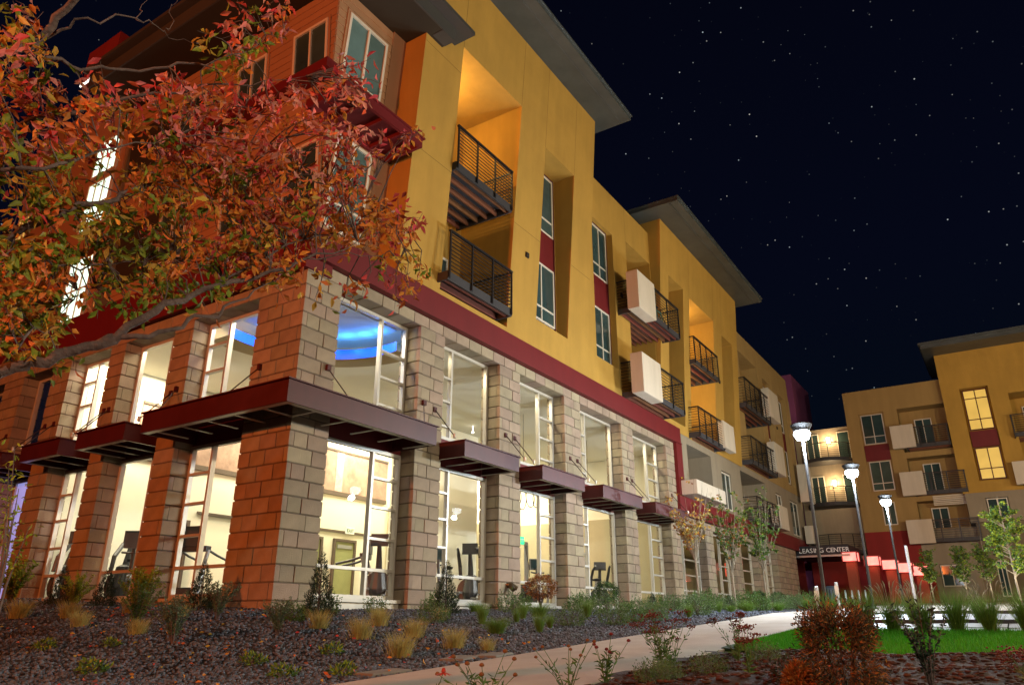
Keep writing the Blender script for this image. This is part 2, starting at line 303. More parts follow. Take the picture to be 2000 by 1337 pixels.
def balcony(parent, mp, u0, u1, vf, vb, zd, rail=1.1, fas=0.24, posts=4, bars=9, ends=(True, True), joists=6, th=1.0):
    b = MB(); b.box(u0, u1, vf-.05, vf, zd-fas, zd, map=mp); b.box(u0, u0+.05, vb, vf-.05, zd-fas, zd, map=mp); b.box(u1-.05, u1, vb, vf-.05, zd-fas, zd, map=mp)
    b.box(u0+.05, u1-.05, vb, vf-.05, zd-.045, zd-.01, map=mp)
    o = b.build('balcony', M['deck'], parent)
    for k in range(joists):
        q = vb+.08+(vf-.2-vb-.08)*k/max(1, joists-1); MB().box(u0+.05, u1-.05, q, q+.05, zd-fas+.02, zd-.045, map=mp).build('joist', M['joist'], o)
    r = 0.022*th
    for k in range(posts):
        u = u0+.04+(u1-u0-.08)*k/(posts-1); p = MB(); p.box(u-r, u+r, vf+.002, vf+.045, zd-fas*.8, zd+rail, map=mp); p.box(u-.05, u+.05, vf+.001, vf+.012, zd-fas*.85, zd-.04, map=mp)
        p.build('rail_post', M['dark'], o)
    h = MB(); h.box(u0, u1, vf-.01, vf+.055, zd+rail, zd+rail+.05, map=mp)
    for s, u in zip(ends, (u0, u1)):
        if s: h.box(u-.02, u+.02, vb, vf-.01, zd+rail, zd+rail+.05, map=mp)
    h.build('handrail', M['dark'], o)
    for k in range(bars):
        z = zd+.06+(rail-.1)*k/(bars-1)*.97; c = MB(); c.box(u0, u1, vf+.012, vf+.03, z-.009*th, z+.009*th, map=mp)
        for s, u in zip(ends, (u0, u1)):
            if s: c.box(u-.009, u+.009, vb, vf+.012, z-.009*th, z+.009*th, map=mp)
        c.build('rail_bar', M['dark'], o)
    return o
# ------------------------------------------------------------------ terrain
def pz(x): return -.51+.05*x if x < 10 else -.01+.027*(x-10)
def bz(x, y): return .0135*x if x > 0 else .035*max(0, min(y, 12))
def ter(x, y):
    s = math.hypot(max(-x, 0), max(-y, 0))
    w = min(1, s/5.6); w = .35*w*w*(3-2*w)+.65*w
    return bz(x, y)*(1-w)+max(pz(max(x, -14)), -1.2)*w
def terr2(x, y):
    t = ter(x, y)
    if y < -8.2 and x > 3.4: t = min(t, -.5)+0 if x < 9 else t-.02
    return t
def terr2(x, y):
    t = ter(x, y)
    return t-.08 if (y < -7.9 and x > 3.45) else t
def nonuni(lo, hi, c0, c1, fine, ratio=1.35):
    xs = list(np.arange(c0, c1+1e-6, fine)); st = fine; x = c0
    while x > lo: st *= ratio; x -= st; xs.insert(0, max(x, lo))
    st = fine; x = c1
    while x < hi: st *= ratio; x += st; xs.append(min(x, hi))
    return xs
gx = nonuni(-1500, 1800, -12, 24, .3); gy = nonuni(-1500, 1500, -14, 12, .3)
V = [(x, y, (terr2(x, y) if not (.6 < x < 41 and .6 < y < 12) else -.4)+.012*math.sin(x*3.1)*math.sin(y*2.7)) for y in gy for x in gx]; nx = len(gx)
F = [(j*nx+i, j*nx+i+1, (j+1)*nx+i+1, (j+1)*nx+i) for j in range(len(gy)-1) for i in range(nx-1)]
tag(bulk('ground', V, F, M['gravel'], None, None, True), kind='structure')
# concrete path along the facade
b = MB(); xs = list(np.arange(-16, 52, .5))
for i in range(len(xs)-1):
    for (ya, yb, dz) in ((-7.8, -5.8, .035),):
        a, c = xs[i], xs[i+1]; za, zc = pz(max(a, -14))+dz, pz(max(c, -14))+dz
        b.quad((a, ya, za), (c, ya, zc), (c, yb, zc), (a, yb, za)); b.quad((a, yb, za), (c, yb, zc), (c, yb, zc-.14), (a, yb, za-.14)); b.quad((a, ya, za), (c, ya, zc), (c, ya, zc-.14), (a, ya, za-.14))
tag(b.build('path', M['concrete']), kind='structure')
# courtyard plaza: paving stones laid one by one near the lawn, plain paving beyond
b = MB(); zc = lambda x: pz(x)+.032; xs = list(np.arange(10.0, 47, 1.0))+[47.0]
for i in range(len(xs)-1):
    a, c = xs[i], xs[i+1]; y1 = -7.8 if a < 36 else -.3
    b.quad((a, -45, zc(a)), (c, -45, zc(c)), (c, y1, zc(c)), (a, y1, zc(a)))
for i in range(8):
    a, c = 29.0+i*1.0, 30.0+i; b.quad((a, -5.8, ter(a, -5.8)+.03), (c, -5.8, ter(c, -5.8)+.03), (c, -2.3, ter(c, -2.3)+.03), (a, -2.3, ter(a, -2.3)+.03))
tag(b.build('courtyard_pavement', M['concrete']), kind='structure')
PL = thing('stone_plaza', (3.4, -8, -.35), None, None); PL['kind'] = 'structure'; P0 = Vector((-3.4, 8, .35))
x = 3.45
for r, w in enumerate((1.12, 1.2, 1.2, 1.2, 1.2)):
    y = -7.84-(r % 2)*.5
    while y > -16.5:
        l = ur(.9, 1.7); x0, x1 = x+.008, x+w-.008; dz = ur(-.006, .008); b = MB(); n = 7; m = 4; V = []
        for i in range(n+1):
            for k in range(m+1):
                e_ = 0 if 0 < i < n and 0 < k < m else -.008; xx = x0+(x1-x0)*i/n; V.append((xx, y-l+.016+(l-.016)*k/m, pz(xx)+.032+dz+e_+ur(-.008, .008)))
        F_ = [(i*(m+1)+k, (i+1)*(m+1)+k, (i+1)*(m+1)+k+1, i*(m+1)+k+1) for i in range(n) for k in range(m)]
        V += [(x0, y-l+.016, pz(x0)-.1), (x0, y, pz(x0)-.1)]; q = len(V)-2; F_.append((0, m, q+1, q)); b.add(V, F_)
        o = b.build('paving_stone', M['granite'], PL); o.location = P0; y -= l
    x += w
for xe in (5.75, 9.35):
    b = MB(); b.box(xe-.05, xe+.05, -16.5, -8.4, pz(xe)-.1, pz(xe)+.085); o = b.build('edging', M['deck'], PL); o.location = P0
# lawn sheet
b = MB(); gxs = np.arange(-.75, 3.36, .25); gys = np.arange(-17, -7.9, .25)
def lawn_edge(y): return -.72+.10*math.sin(y*1.3)+max(0, (y+8.6))*.9
def lz(x, y): return ter(x, y)+.05
for y in gys:
    for x in gxs:
        b.quad((max(x, lawn_edge(y)), y, lz(x, y)), (max(x+.25, lawn_edge(y)), y, lz(x+.25, y)), (max(x+.25, lawn_edge(y+.25)), y+.25, lz(x+.25, y+.25)), (max(x, lawn_edge(y+.25)), y+.25, lz(x, y+.25)))
tag(b.build('lawn_soil', M['turf']), kind='structure')
n = 60000
x = NP.uniform(-.75, 3.35, n*2); y = -7.95-(NP.uniform(0, 1, n*2)**1.5)*7.5
ok = x > np.array([lawn_edge(q) for q in y]); x, y = x[ok][:n], y[ok][:n]; n = len(x)
z = np.array([lz(a, c) for a, c in zip(x, y)]); h = NP.uniform(.035, .075, n); an = NP.uniform(0, 6.28, n); w = .004
dx, dy = np.cos(an)*w, np.sin(an)*w; tx, ty = NP.normal(0, .018, n), NP.normal(0, .018, n)
V = np.stack([np.stack([x-dx, y-dy, z-.005], 1), np.stack([x+dx, y+dy, z-.005], 1), np.stack([x+tx, y+ty, z+h], 1)], 1).reshape(-1, 3)
tag(bulk('lawn_grass', V, np.arange(n*3).reshape(-1, 3), M['blade']), kind='stuff')
# flower bed between path and lawn
b = MB(); gxs = np.arange(-9, -.39, .3); gys = np.arange(-14, -7.78, .3)
for y in gys:
    for x in gxs:
        def bzz(x, y): return ter(x, y)+.03+.07*min(1, max(0, (-7.85-y)/1.2))+.02*math.sin(x*5+y*3)
        q = [(min(x_, lawn_edge(y_)-.01), y_) for x_, y_ in ((x, y), (x+.3, y), (x+.3, y+.3), (x, y+.3))]
        if q[1][0]-q[0][0] > .01: b.quad(*[(a, c, bzz(a, c)) for a, c in q])
tag(b.build('flower_bed_soil', M['mulch']), kind='structure')
def stones(name, pts, smin, smax, m, flat=.7):
    """many small jittered stones as one mesh (icosahedra)"""
    t = (1+5**.5)/2; I = np.array([(-1, t, 0), (1, t, 0), (-1, -t, 0), (1, -t, 0), (0, -1, t), (0, 1, t), (0, -1, -t), (0, 1, -t), (t, 0, -1), (t, 0, 1), (-t, 0, -1), (-t, 0, 1)])/1.9
    T = np.array([(0, 11, 5), (0, 5, 1), (0, 1, 7), (0, 7, 10), (0, 10, 11), (1, 5, 9), (5, 11, 4), (11, 10, 2), (10, 7, 6), (7, 1, 8), (3, 9, 4), (3, 4, 2), (3, 2, 6), (3, 6, 8), (3, 8, 9), (4, 9, 5), (2, 4, 11), (6, 2, 10), (8, 6, 7), (9, 8, 1)])
    n = len(pts); s = NP.uniform(smin, smax, (n, 1, 1)); J = I[None]*NP.uniform(.65, 1.3, (n, 12, 1))*NP.uniform(.7, 1.3, (n, 1, 3)); J[:, :, 2] *= flat
    a = NP.uniform(0, 6.28, n); c, q = np.cos(a)[:, None], np.sin(a)[:, None]; K = J.copy(); K[:, :, 0] = J[:, :, 0]*c-J[:, :, 1]*q; K[:, :, 1] = J[:, :, 0]*q+J[:, :, 1]*c
    V = (K*s+np.asarray(pts)[:, None, :]).reshape(-1, 3); F = (T[None]+(np.arange(n)*12)[:, None, None]).reshape(-1, 3)
    return tag(bulk(name, V, F, m), kind='stuff')
def scatter(n, x0, x1, y0, y1, keep, zf):
    out = []
    while len(out) < n:
        x, y = ur(x0, x1), ur(y0, y1)
        if keep(x, y): out.append((x, y, zf(x, y)))
    return out
def okg(x, y):
    if x > 0 and y > 0 or y < -5.78: return False
    d = math.hypot(x+8.95, y+10.76); return R.random() < min(1, (8.5/d)**2)
stones('gravel_stones', scatter(52000, -7.5, 14, -5.78, 9, okg, lambda x, y: ter(x, y)+.012), .010, .026, M['stoneg'])
stones('bark_chips', scatter(5200, -5.5, -.5, -12, -7.85, lambda x, y: x < lawn_edge(y)-.03, lambda x, y: bzz(x, y)+.006), .012, .034, M['chip'], .35)
# ------------------------------------------------------------------ main building
BLD = thing('apartment_building', (0, 0, 0), 'four storey yellow corner building with tan stone piers and a brightly lit gym', 'building')
RP = [(0, .95), (3.55, 4.48), (6.93, 7.95), (10.5, 11.55), (14.62, 15.62), (18.78, 19.66)]           # piers of the tall part, right facade
RL = [(22.64, 23.66), (26.6, 27.6), (30.4, 31.4), (34.2, 38.6)]                                     # piers of the low part
LP = [(0, 1.4), (3.6, 4.3), (6.3, 6.95), (8.8, 9.7), (11.3, 12.4), (14.2, 15.2)]
TOPR, TOPL, CRS = 6.73, 6.45, .30
rest = MB(); blocks = []
def bev(b, x0, x1, y0, y1, z0, z1, c=.012, map=None):
    """block with chamfered edges (octagon section extruded, 20 quads)"""
    v = []
    for z, i in ((z0, c), (z0+c, 0), (z1-c, 0), (z1, c)): v += [(x0+i, y0+i, z), (x1-i, y0+i, z), (x1-i, y1-i, z), (x0+i, y1-i, z)]
    if map: v = [map(*p) for p in v]
    f = [(0, 3, 2, 1), (12, 13, 14, 15)]
    for r in range(3):
        for k in range(4): f.append((r*4+k, r*4+(k+1) % 4, r*4+4+(k+1) % 4, r*4+4+k))
    b.add(v, f)
G = .011
def run(a, c, par, phase, size=.52):
    """split a run a..c into block lengths, staggered course by course"""
    L = c-a; n = max(1, round(L/size)); out = []; x = a
    cuts = [a+L*k/n for k in range(1, n)] if n > 1 else []
    if n > 1: cuts = [q+(L/n*.22 if phase else -L/n*.22) for q in cuts]
    cuts = [a]+cuts+[c]; return [(cuts[i], cuts[i+1]) for i in range(len(cuts)-1)]
def pier(x0, x1, y0, y1, z0, z1, faces):
    """veneered pier; faces subset of 'F' (-y), 'L' (-x), 'R' (+x), 'B' (+y)"""
    t = .11; b = MB(); b.box(x0+.02, x1-.02, y0+.02, y1-.02, z0, z1-.01); p = b.build('stone_pier', M['mortar'], BLD)
    n = int(math.ceil((z1-z0)/CRS-1e-6))
    for k in range(n):
        a, c = z0+k*CRS+G, min(z0+(k+1)*CRS, z1)-G; ph = k % 2; dp = lambda: ur(-.007, .007)
        if c-a < .05: continue
        if 'F' in faces:
            xa = x0 if (ph or 'L' not in faces) else x0+t
            for (u, w) in run(xa, x1, 0, ph, .5): blocks.append((u+(G if u > xa or xa > x0 else 0), w-(G if w < x1 else 0), y0+dp(), y0+t, a, c, p))
        if 'L' in faces:
            ya = y0+t if ph else y0
            for (u, w) in run(ya, y1, 0, ph, .5): blocks.append((x0+dp(), x0+t, u+(G if u > y0 else 0), w-(G if w < y1 else 0), a, c, p))
        if 'R' in faces: blocks.append((x1-.018, x1+dp(), y0+.11, y1, a, c, p))
        if 'B' in faces: blocks.append((x0+.11, x1, y1-.018, y1+dp(), a, c, p))
    return p
Z0 = -.15
pier(0, .95, 0, 1.4, Z0, TOPL-.0, 'FL')
for (a, c) in RP[1:]: pier(a, c, 0, .62, Z0, 6.45, 'FLR')
for (a, c) in RL[:-1]: pier(a, c, 0, .5, Z0+.15, 3.55, 'FL')
pier(RL[-1][0], RL[-1][1], 0, 1.5, Z0+.2, 3.55, 'FL')
for (a, c) in LP[1:]: pier(0, .55, a, c, Z0+.1, 6.17, 'FL')
def lintel(mp, u0, u1, z0, z1, dep, name='stone_lintel'):
    b = MB(); b.box(u0+.01, u1-.01, -dep+.01, -.02, z0+.015, z1, map=mp); p = b.build(name, M['mortar'], BLD); u = u0
    while u < u1-.05:
        w = min(u1, u+.55); c0, c1 = mp(u+G, 0, z0), mp(w-G, -dep, z1)
        blocks.append((min(c0[0], c1[0]), max(c0[0], c1[0]), min(c0[1], c1[1]), max(c0[1], c1[1]), z0, z1-G, p)); u = w
lintel(MR, 0, 19.66, 6.45, TOPR, .5); lintel(ML, .12, 15.2, 6.17, TOPL, .5)
lintel(MR, 19.7, 38.6, 3.55, 3.83, .5); 
def bdist(q): return math.dist(((q[0]+q[1])/2, (q[2]+q[3])/2, (q[4]+q[5])/2), EYE)
blocks.sort(key=lambda q: bdist(q)); cache = {}
for i, (x0, x1, y0, y1, z0, z1, p) in enumerate(blocks):
    if i < 298:
        key = (round(x1-x0, 2), round(y1-y0, 2), round(z1-z0, 2))
        if key not in cache:
            b = MB(); bev(b, -(x1-x0)/2, (x1-x0)/2, -(y1-y0)/2, (y1-y0)/2, -(z1-z0)/2, (z1-z0)/2); me = bpy.data.meshes.new('block'); me.from_pydata(b.v, [], b.f); me.materials.append(M['stone']); cache[key] = me
        link('block', cache[key], p, ((x0+x1)/2, (y0+y1)/2, (z0+z1)/2))
    else: bev(rest, x0, x1, y0, y1, z0, z1)
M['stone2'] = mat('far_split_face_stone', (0.30, 0.235, 0.165), 0.85, 0.24, 2.6, 0.7, 55, island=0.13)
tag(rest.build('block', M['stone2'], BLD), kind='stuff')
# sills, gym windows, spandrels ---------------------------------------------------------------
def gym_bay(mp, u0, u1, ladside, head, lowm=None):
    v = -.45; L = u1-u0; w = L*.34
    if ladside: mu = u1-w if ladside > 0 else u0+w; lad = (mu, u1) if ladside > 0 else (u0, mu)
    else: mu = None; lad = None
    f = lambda z0, z1, rails, rungs, gm: window(BLD, mp, u0, u1, z0, z1, v, M['alu'], gm, [mu] if mu else (), rails, lad, rungs, .075, .10)
    f(.24, 3.33, [.82], [1.45, 2.1, 2.72], lowm or M['glass']); f(4.02, head, [], [4.36, 5.0, 5.62], M['glass'])
    b = MB(); b.box(u0, u1, v-.12, v+.03, 3.33, 4.02, map=mp); b.build('spandrel_panel', M['red'], BLD)
    b = MB(); b.box(u0, u1, v-.1, v+.20, -.3, .17, map=mp); b.box(u0, u1, v-.1, v+.26, .17, .235, map=mp); b.build('window_sill', M['alu'], BLD)
for i, s in enumerate((1, -1, 1, -1, 1)): gym_bay(MR, RP[i][1], RP[i+1][0], s, 6.44)
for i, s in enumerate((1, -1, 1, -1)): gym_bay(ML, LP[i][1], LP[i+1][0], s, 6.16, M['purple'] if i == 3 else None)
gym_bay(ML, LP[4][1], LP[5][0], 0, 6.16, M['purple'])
for i in range(4):
    u0, u1 = (19.66 if i == 0 else RL[i-1][1]), RL[i][0]; mu = u0+(u1-u0)*(.62 if i % 2 else .4)
    window(BLD, MR, u0, u1, .42, 3.55, -.4, M['alu'], M['glass'] if i == 0 else M['litlow'] if 'litlow' in M else M['glass'], [mu], [1.0], (mu, u1), [1.6, 2.2, 2.8], .075, .1)
    b = MB(); b.box(u0, u1, -.55, -.2, -.1, .41, map=MR); b.build('window_sill', M['alu'], BLD)
# red bands
b = MB(); b.box(-.10, 20.25, .0, .13, TOPR+.05, 7.42, map=MR); b.box(-.12, 20.25, .0, .17, TOPR, TOPR+.05, map=MR); b.box(-.1, 20.25, -.6, -.0, TOPR+.02, 7.40, map=MR); b.build('red_band', M['red'], BLD)
b = MB(); b.box(-.05, 15.2, -.6, .11, TOPL+.02, 7.41, map=ML); b.build('red_band', M['red'], BLD)
b = MB(); b.box(19.68, 20.3, -.5, .13, 4.62, TOPR-.002, map=MR); b.build('red_pilaster', M['red'], BLD)
b = MB(); b.box(19.68, 41.8, -.5, .11, 3.84, 4.60, map=MR); b.box(19.68, 41.8, -.5, .15, 3.835, 3.88, map=MR); b.build('red_band', M['red'], BLD)
# awnings: box channels with open bottom, ties and brackets
def awning(mp, u0, u1, va, vb, z0, z1, rods=()):
    t = .03; b = MB(); b.box(u0, u1, vb-t, vb, z0, z1, map=mp); b.box(u0, u0+t, va, vb-t, z0, z1, map=mp); b.box(u1-t, u1, va, vb-t, z0, z1, map=mp)
    b.box(u0-.03, u1+.03, va, vb+.05, z1, z1+.025, map=mp); o = b.build('awning', M['redsteel'], BLD)
    c = MB(); c.box(u0+t, u1-t, vb-.14, vb-t, z0+.001, z0+.02, map=mp); n = max(2, round((u1-u0)/.75))
    for k in range(n+1):
        u = u0+t+(u1-u0-2*t-.05)*k/n; c.box(u, u+.05, va, vb-.14, z0+.001, z0+.02, map=mp)
    c.build('bottom_flange', M['alu'], o)
    for u in rods:
        r = MB(); r.tube([mp(u, vb-.12, z1+.06), mp(u, .02, z1+.78)], .012, 6); r.build('tie_rod', M['cable'], o)
        r = MB(); r.box(u-.05, u+.05, .0, .035, z1+.72, z1+.84, map=mp); r.build('bracket', M['redsteel'], o)
        r = MB(); r.lathe([(0, .02), (.035, .02), (.035, .11), (.02, .13), (0, .13)], mp(u, vb-.12, z1), 8); r.build('bracket', M['alu'], o)
for i in range(1, 5): awning(MR, RP[i][1]-.06, RP[i+1][0]-.2, -.4, .74, 3.36, 3.72, (RP[i][1]+.05-.35, RP[i+1][0]+.28))
for i in range(1, 4): awning(ML, LP[i][1]-.0, LP[i+1][0]-.1, -.4, .74, 3.36, 3.72, (LP[i][1]-.25, LP[i+1][0]+.2))
# the corner awning is an L in plan
t = .03; b = MB(); z0, z1 = 3.36, 3.76
b.box(-.85, 3.25, -.85, -.82, z0, z1); b.box(-.85, -.82, -.82, 3.5, z0, z1); b.box(3.22, 3.25, -.82, .4, z0, z1); b.box(-.82, .4, 3.47, 3.5, z0, z1)
b.box(-.90, 3.28, -.90, -.02, z1, z1+.025); b.box(-.90, -.02, -.02, 3.53, z1, z1+.025); b.box(.95, 3.22, -.02, .35, z1-.05, z1-.02); b.box(-.02, .35, 1.4, 3.47, z1-.05, z1-.02)
o = b.build('awning', M['redsteel'], BLD, loc=None); o['label'] = 'long red steel awning wrapping round the corner pier'
c = MB(); c.box(-.82, 3.22, -.82, -.70, z0+.001, z0+.02); c.box(-.82, -.70, -.70, 3.47, z0+.001, z0+.02)
for k in range(5): u = -.1+.8*k; c.box(u, u+.05, -.70, -.02, z0+.001, z0+.02); c.box(-.70, -.02, u, u+.05, z0+.001, z0+.02)
c.build('bottom_flange', M['alu'], o)
for (p, q) in (((.75, -.7, z1+.05), (.75, -.02, z1+.8)), ((3.0, -.7, z1+.05), (3.75, -.02, z1+.8)), ((-.7, 1.1, z1+.05), (-.02, 1.1, z1+.8)), ((-.7, 3.3, z1+.05), (-.02, 3.85, z1+.8))):
    r = MB(); r.tube([p, q], .012, 6); r.build('tie_rod', M['cable'], o)
    r = MB(); r.box(q[0]-.05, q[0]+.05, q[1]-.05, q[1]+.02, q[2]-.06, q[2]+.06); r.build('bracket', M['redsteel'], o)
# fire department connection on the second pier from the corner
b = MB(); b.tube([(7.35, .05, .68), (7.35, -.10, .68), (7.27, -.22, .56)], [.07, .075, .055], 10); b.tube([(7.35, -.10, .68), (7.45, -.22, .60)], [.07, .055], 10); b.lathe([(.12, 0), (.12, .02)], (7.35, -.01, .68), 10); b.build('hose_connection', M['brass'], BLD)
# ------------------------------------------------------------------ upper storeys
TF = lambda z: .02+.072*(z-7.42)                      # the towers lean outwards
wall('tower_wall', M['yellow'], BLD, MR, 2.6, 12.1, 7.42, 17.5, [(4.15, 7.2, 7.62, 15.0, -1.7), (8.72, 10.68, 8.38, 14.39, -.30)], TF, 3.0)
wall('tower_wall', M['yellow'], BLD, MR, 18.5, 29.25, 7.42, 16.5, [(19.42, 21.2, 7.7, 14.15, -1.2), (21.95, 25.35, 7.3, 14.0, -1.6), (26.6, 28.35, 7.86, 13.65, -.5)], lambda z: .02+.066*(z-7.42), 3.0)
wall('link_wall', M['yellow'], BLD, MR, 12.1, 18.5, 7.42, 15.95, [(12.95, 14.72, 8.5, 14.1, -.26), (16.0, 18.46, 7.5, 14.4, -1.3)], lambda z: 0.0, 3.0)
wall('end_wall', M['yellow2'], BLD, MR, 29.25, 42.1, 7.42, 15.45, [(30.9, 34.6, 7.5, 14.25, -1.4), (35.65, 37.2, 8.1, 13.9, -.3), (39.2, 41.0, 7.9, 13.8, -.3)], lambda z: 0.0, 3.0)
wall('lower_wall', M['beige'], BLD, MR, 20.3, 41.9, 4.6, 7.42, [(21.3, 24.4, 4.7, 7.0, -1.3), (25.8, 27.2, 4.75, 6.6, -.12), (28.9, 33.6, 4.7, 7.1, -1.3), (35.6, 37.0, 4.75, 6.9, -.12), (38.9, 40.9, 4.75, 6.9, -.12)], lambda z: -.02, 3.0)
M['joint'] = mat('stucco_joint', (0.20, 0.115, 0.022), 0.9, 0.1)
def joint(fr, u0, z0, u1, z1, w=.009):
    b = MB(); P = lambda u, z: (u, -(fr(z)+.0025), z)
    if u0 == u1: b.quad(P(u0-w, z0), P(u0+w, z0), P(u0+w, z1), P(u0-w, z1))
    else: b.quad(P(u0, z0-w), P(u1, z0-w), P(u1, z0+w), P(u0, z0+w))
    b.build('stucco_joint', M['joint'], BLD)
T2 = lambda z: .02+.066*(z-7.42); LK = lambda z: 0.0
for a in ((TF, 4.15, 15.0, 4.15, 17.48), (TF, 7.2, 15.0, 7.2, 17.48), (TF, 8.72, 14.39, 8.72, 17.48), (TF, 10.68, 14.39, 10.68, 17.48), (TF, 2.62, 10.95, 4.14, 10.95), (TF, 7.22, 10.95, 8.70, 10.95), (TF, 10.70, 11.0, 12.08, 11.0), (TF, 2.62, 14.1, 4.14, 14.1), (LK, 12.95, 14.1, 12.95, 15.94), (LK, 16.0, 14.4, 16.0, 15.94), (LK, 14.74, 11.2, 15.98, 11.2), (T2, 21.95, 14.0, 21.95, 16.46), (T2, 25.35, 14.0, 25.35, 16.46), (T2, 26.6, 13.65, 26.6, 16.46), (LK, 34.6, 14.25, 34.6, 15.4), (LK, 38.2, 7.5, 38.2, 15.4)): joint(*a)
for (u, z, fr) in ((12.45, 11.55, LK), (15.3, 11.7, LK), (8.0, 10.2, TF), (26.0, 11.0, T2), (37.9, 11.2, LK)):
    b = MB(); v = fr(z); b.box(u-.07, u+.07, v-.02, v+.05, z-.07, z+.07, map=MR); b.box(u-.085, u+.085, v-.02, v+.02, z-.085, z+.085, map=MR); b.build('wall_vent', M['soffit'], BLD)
b = MB(); b.box(42.1, 47.0, -3, -1.0, 3.8, 15.3, map=MR); b.build('setback_wall', M['beige'], BLD)
b = MB(); b.box(38.6, 47.0, -3, -1.4, -.2, 3.8, map=MR); b.build('entrance_wall', M['redwall'], BLD)
b = MB(); b.box(49.0, 55.0, -5, -1.0, 0, 18.0, map=MR); b.build('lift_tower', M['mauve'], BLD)
# residential windows in the slots
def slot(u0, u1, z0, z1, v, red=True, low=True):
    L = (z0, z1); mid = (u0+u1)/2
    def one(a, c): return window(BLD, MR, u0, u1, a, c, v, M['vinyl'], M['pane'], [mid] if c-a > 1 else (), [a+.24*(c-a)], None, (), .06, .06)
    return one(z0, z1)
for (u0, u1, v, zz) in ((8.75, 10.40, -.24, ((8.68, 10.72), (11.95, 14.2))), (13.2, 14.46, -.20, ((8.58, 10.6), (11.88, 14.03))), (26.7, 27.6, -.42, ((8.1, 10.2), (11.4, 13.4))), (35.7, 36.8, -.24, ((8.3, 10.3), (11.5, 13.6))), (39.3, 40.7, -.24, ((8.1, 10.2), (11.4, 13.5)))):
    for (a, c) in zz: slot(u0, u1, a, c, v)
    b = MB(); b.box(u0-.02, u1+.05, v-.04, v+.02, zz[0][1], zz[1][0], map=MR); b.build('red_panel', M['red'], BLD)
    b = MB(); b.box(u1+.003, u1+.05, v-.03, v+.045, zz[0][0]-.05, zz[1][1]+.05, map=MR); b.box(u0-.02, u1+.003, v-.03, v+.045, zz[1][1]+.003, zz[1][1]+.05, map=MR); b.build('window_trim', M['darkframe'], BLD)
def door(mp, u0, u1, z0, z1, v, f='vinyl', m='pane'): return window(BLD, mp, u0, u1, z0, z1, v, M[f], M[m], [(u0+u1)/2], (), None, (), .07, .06)
door(MR, 4.5, 6.1, 11.05, 13.3, -1.64); door(MR, 4.9, 6.5, 7.68, 9.9, -1.64)
door(MR, 16.3, 17.7, 11.0, 13.1, -1.24); door(MR, 16.3, 17.7, 7.6, 9.7, -1.24); door(MR, 19.6, 20.9, 11.0, 13.0, -1.14); door(MR, 19.6, 20.9, 7.9, 9.8, -1.14)
door(MR, 22.4, 24.0, 11.0, 13.1, -1.54, 'vinyl', 'blind'); door(MR, 22.4, 24.0, 7.6, 9.7, -1.54, 'vinyl', 'blind'); door(MR, 31.2, 33.4, 10.7, 13.0, -1.34); door(MR, 31.2, 33.4, 7.6, 9.9, -1.34)
door(MR, 21.8, 23.6, 5.0, 6.7, -1.24); door(MR, 25.84, 27.16, 4.8, 6.56, -.09); door(MR, 29.6, 32.6, 4.75, 6.9, -1.24); door(MR, 35.64, 36.96, 4.8, 6.86, -.09); door(MR, 38.94, 40.86, 4.8, 6.86, -.09)
# balconies
balcony(BLD, MR, 4.17, 6.86, .42, -1.6, 11.28, 1.1, .24, 4, 10, (False, True))
balcony(BLD, MR, 4.02, 6.92, .38, -1.6, 8.0, 1.1, .24, 4, 10, (False, True))
balcony(BLD, MR, 14.9, 18.7, 1.0, -1.2, 10.95, 1.1, .22, 4, 9, (True, True), 9); balcony(BLD, MR, 14.9, 18.55, 1.0, -1.2, 7.66, 1.1, .22, 4, 9, (True, True), 9)
balcony(BLD, MR, 21.85, 25.2, .50, -1.5, 10.95, 1.05, .22, 5, 9, (True, True), 6); balcony(BLD, MR, 21.6, 25.0, .50, -1.5, 7.55, 1.08, .24, 5, 9, (True, True), 6)
balcony(BLD, MR, 29.4, 34.2, .55, -1.3, 10.75, 1.35, .25, 6, 9, (True, True), 6); balcony(BLD, MR, 29.4, 34.2, .55, -1.3, 7.7, 1.2, .25, 6, 9, (True, True), 6); balcony(BLD, MR, 29.4, 33.5, .5, -1.2, 4.72, 1.05, .2, 5, 8, (True, True), 3)
def bpanel(u0, u1, v0, v1, z0, z1, mp=MR, parent=None):
    b = MB(); bev(b, u0, u1, v0, v1, z0, z1, .015, map=mp); b.build('balcony_panel', M['panel'], parent or BLD)
bpanel(14.48, 16.1, .60, 1.06, 10.68, 12.22); bpanel(14.42, 16.15, .60, 1.06, 7.42, 8.92); bpanel(24.75, 26.35, .3, .62, 7.42, 8.72); bpanel(34.05, 36.2, .25, .66, 11.0, 12.75); bpanel(33.9, 35.9, .25, .66, 7.75, 9.5)
bpanel(19.9, 23.5, .05, .78, 4.62, 5.20); bpanel(33.6, 35.3, .1, .6, 4.62, 5.9); bpanel(41.0, 42.6, .2, .7, 7.0, 9.4); bpanel(40.9, 42.3, .2, .7, 4.4, 5.5)
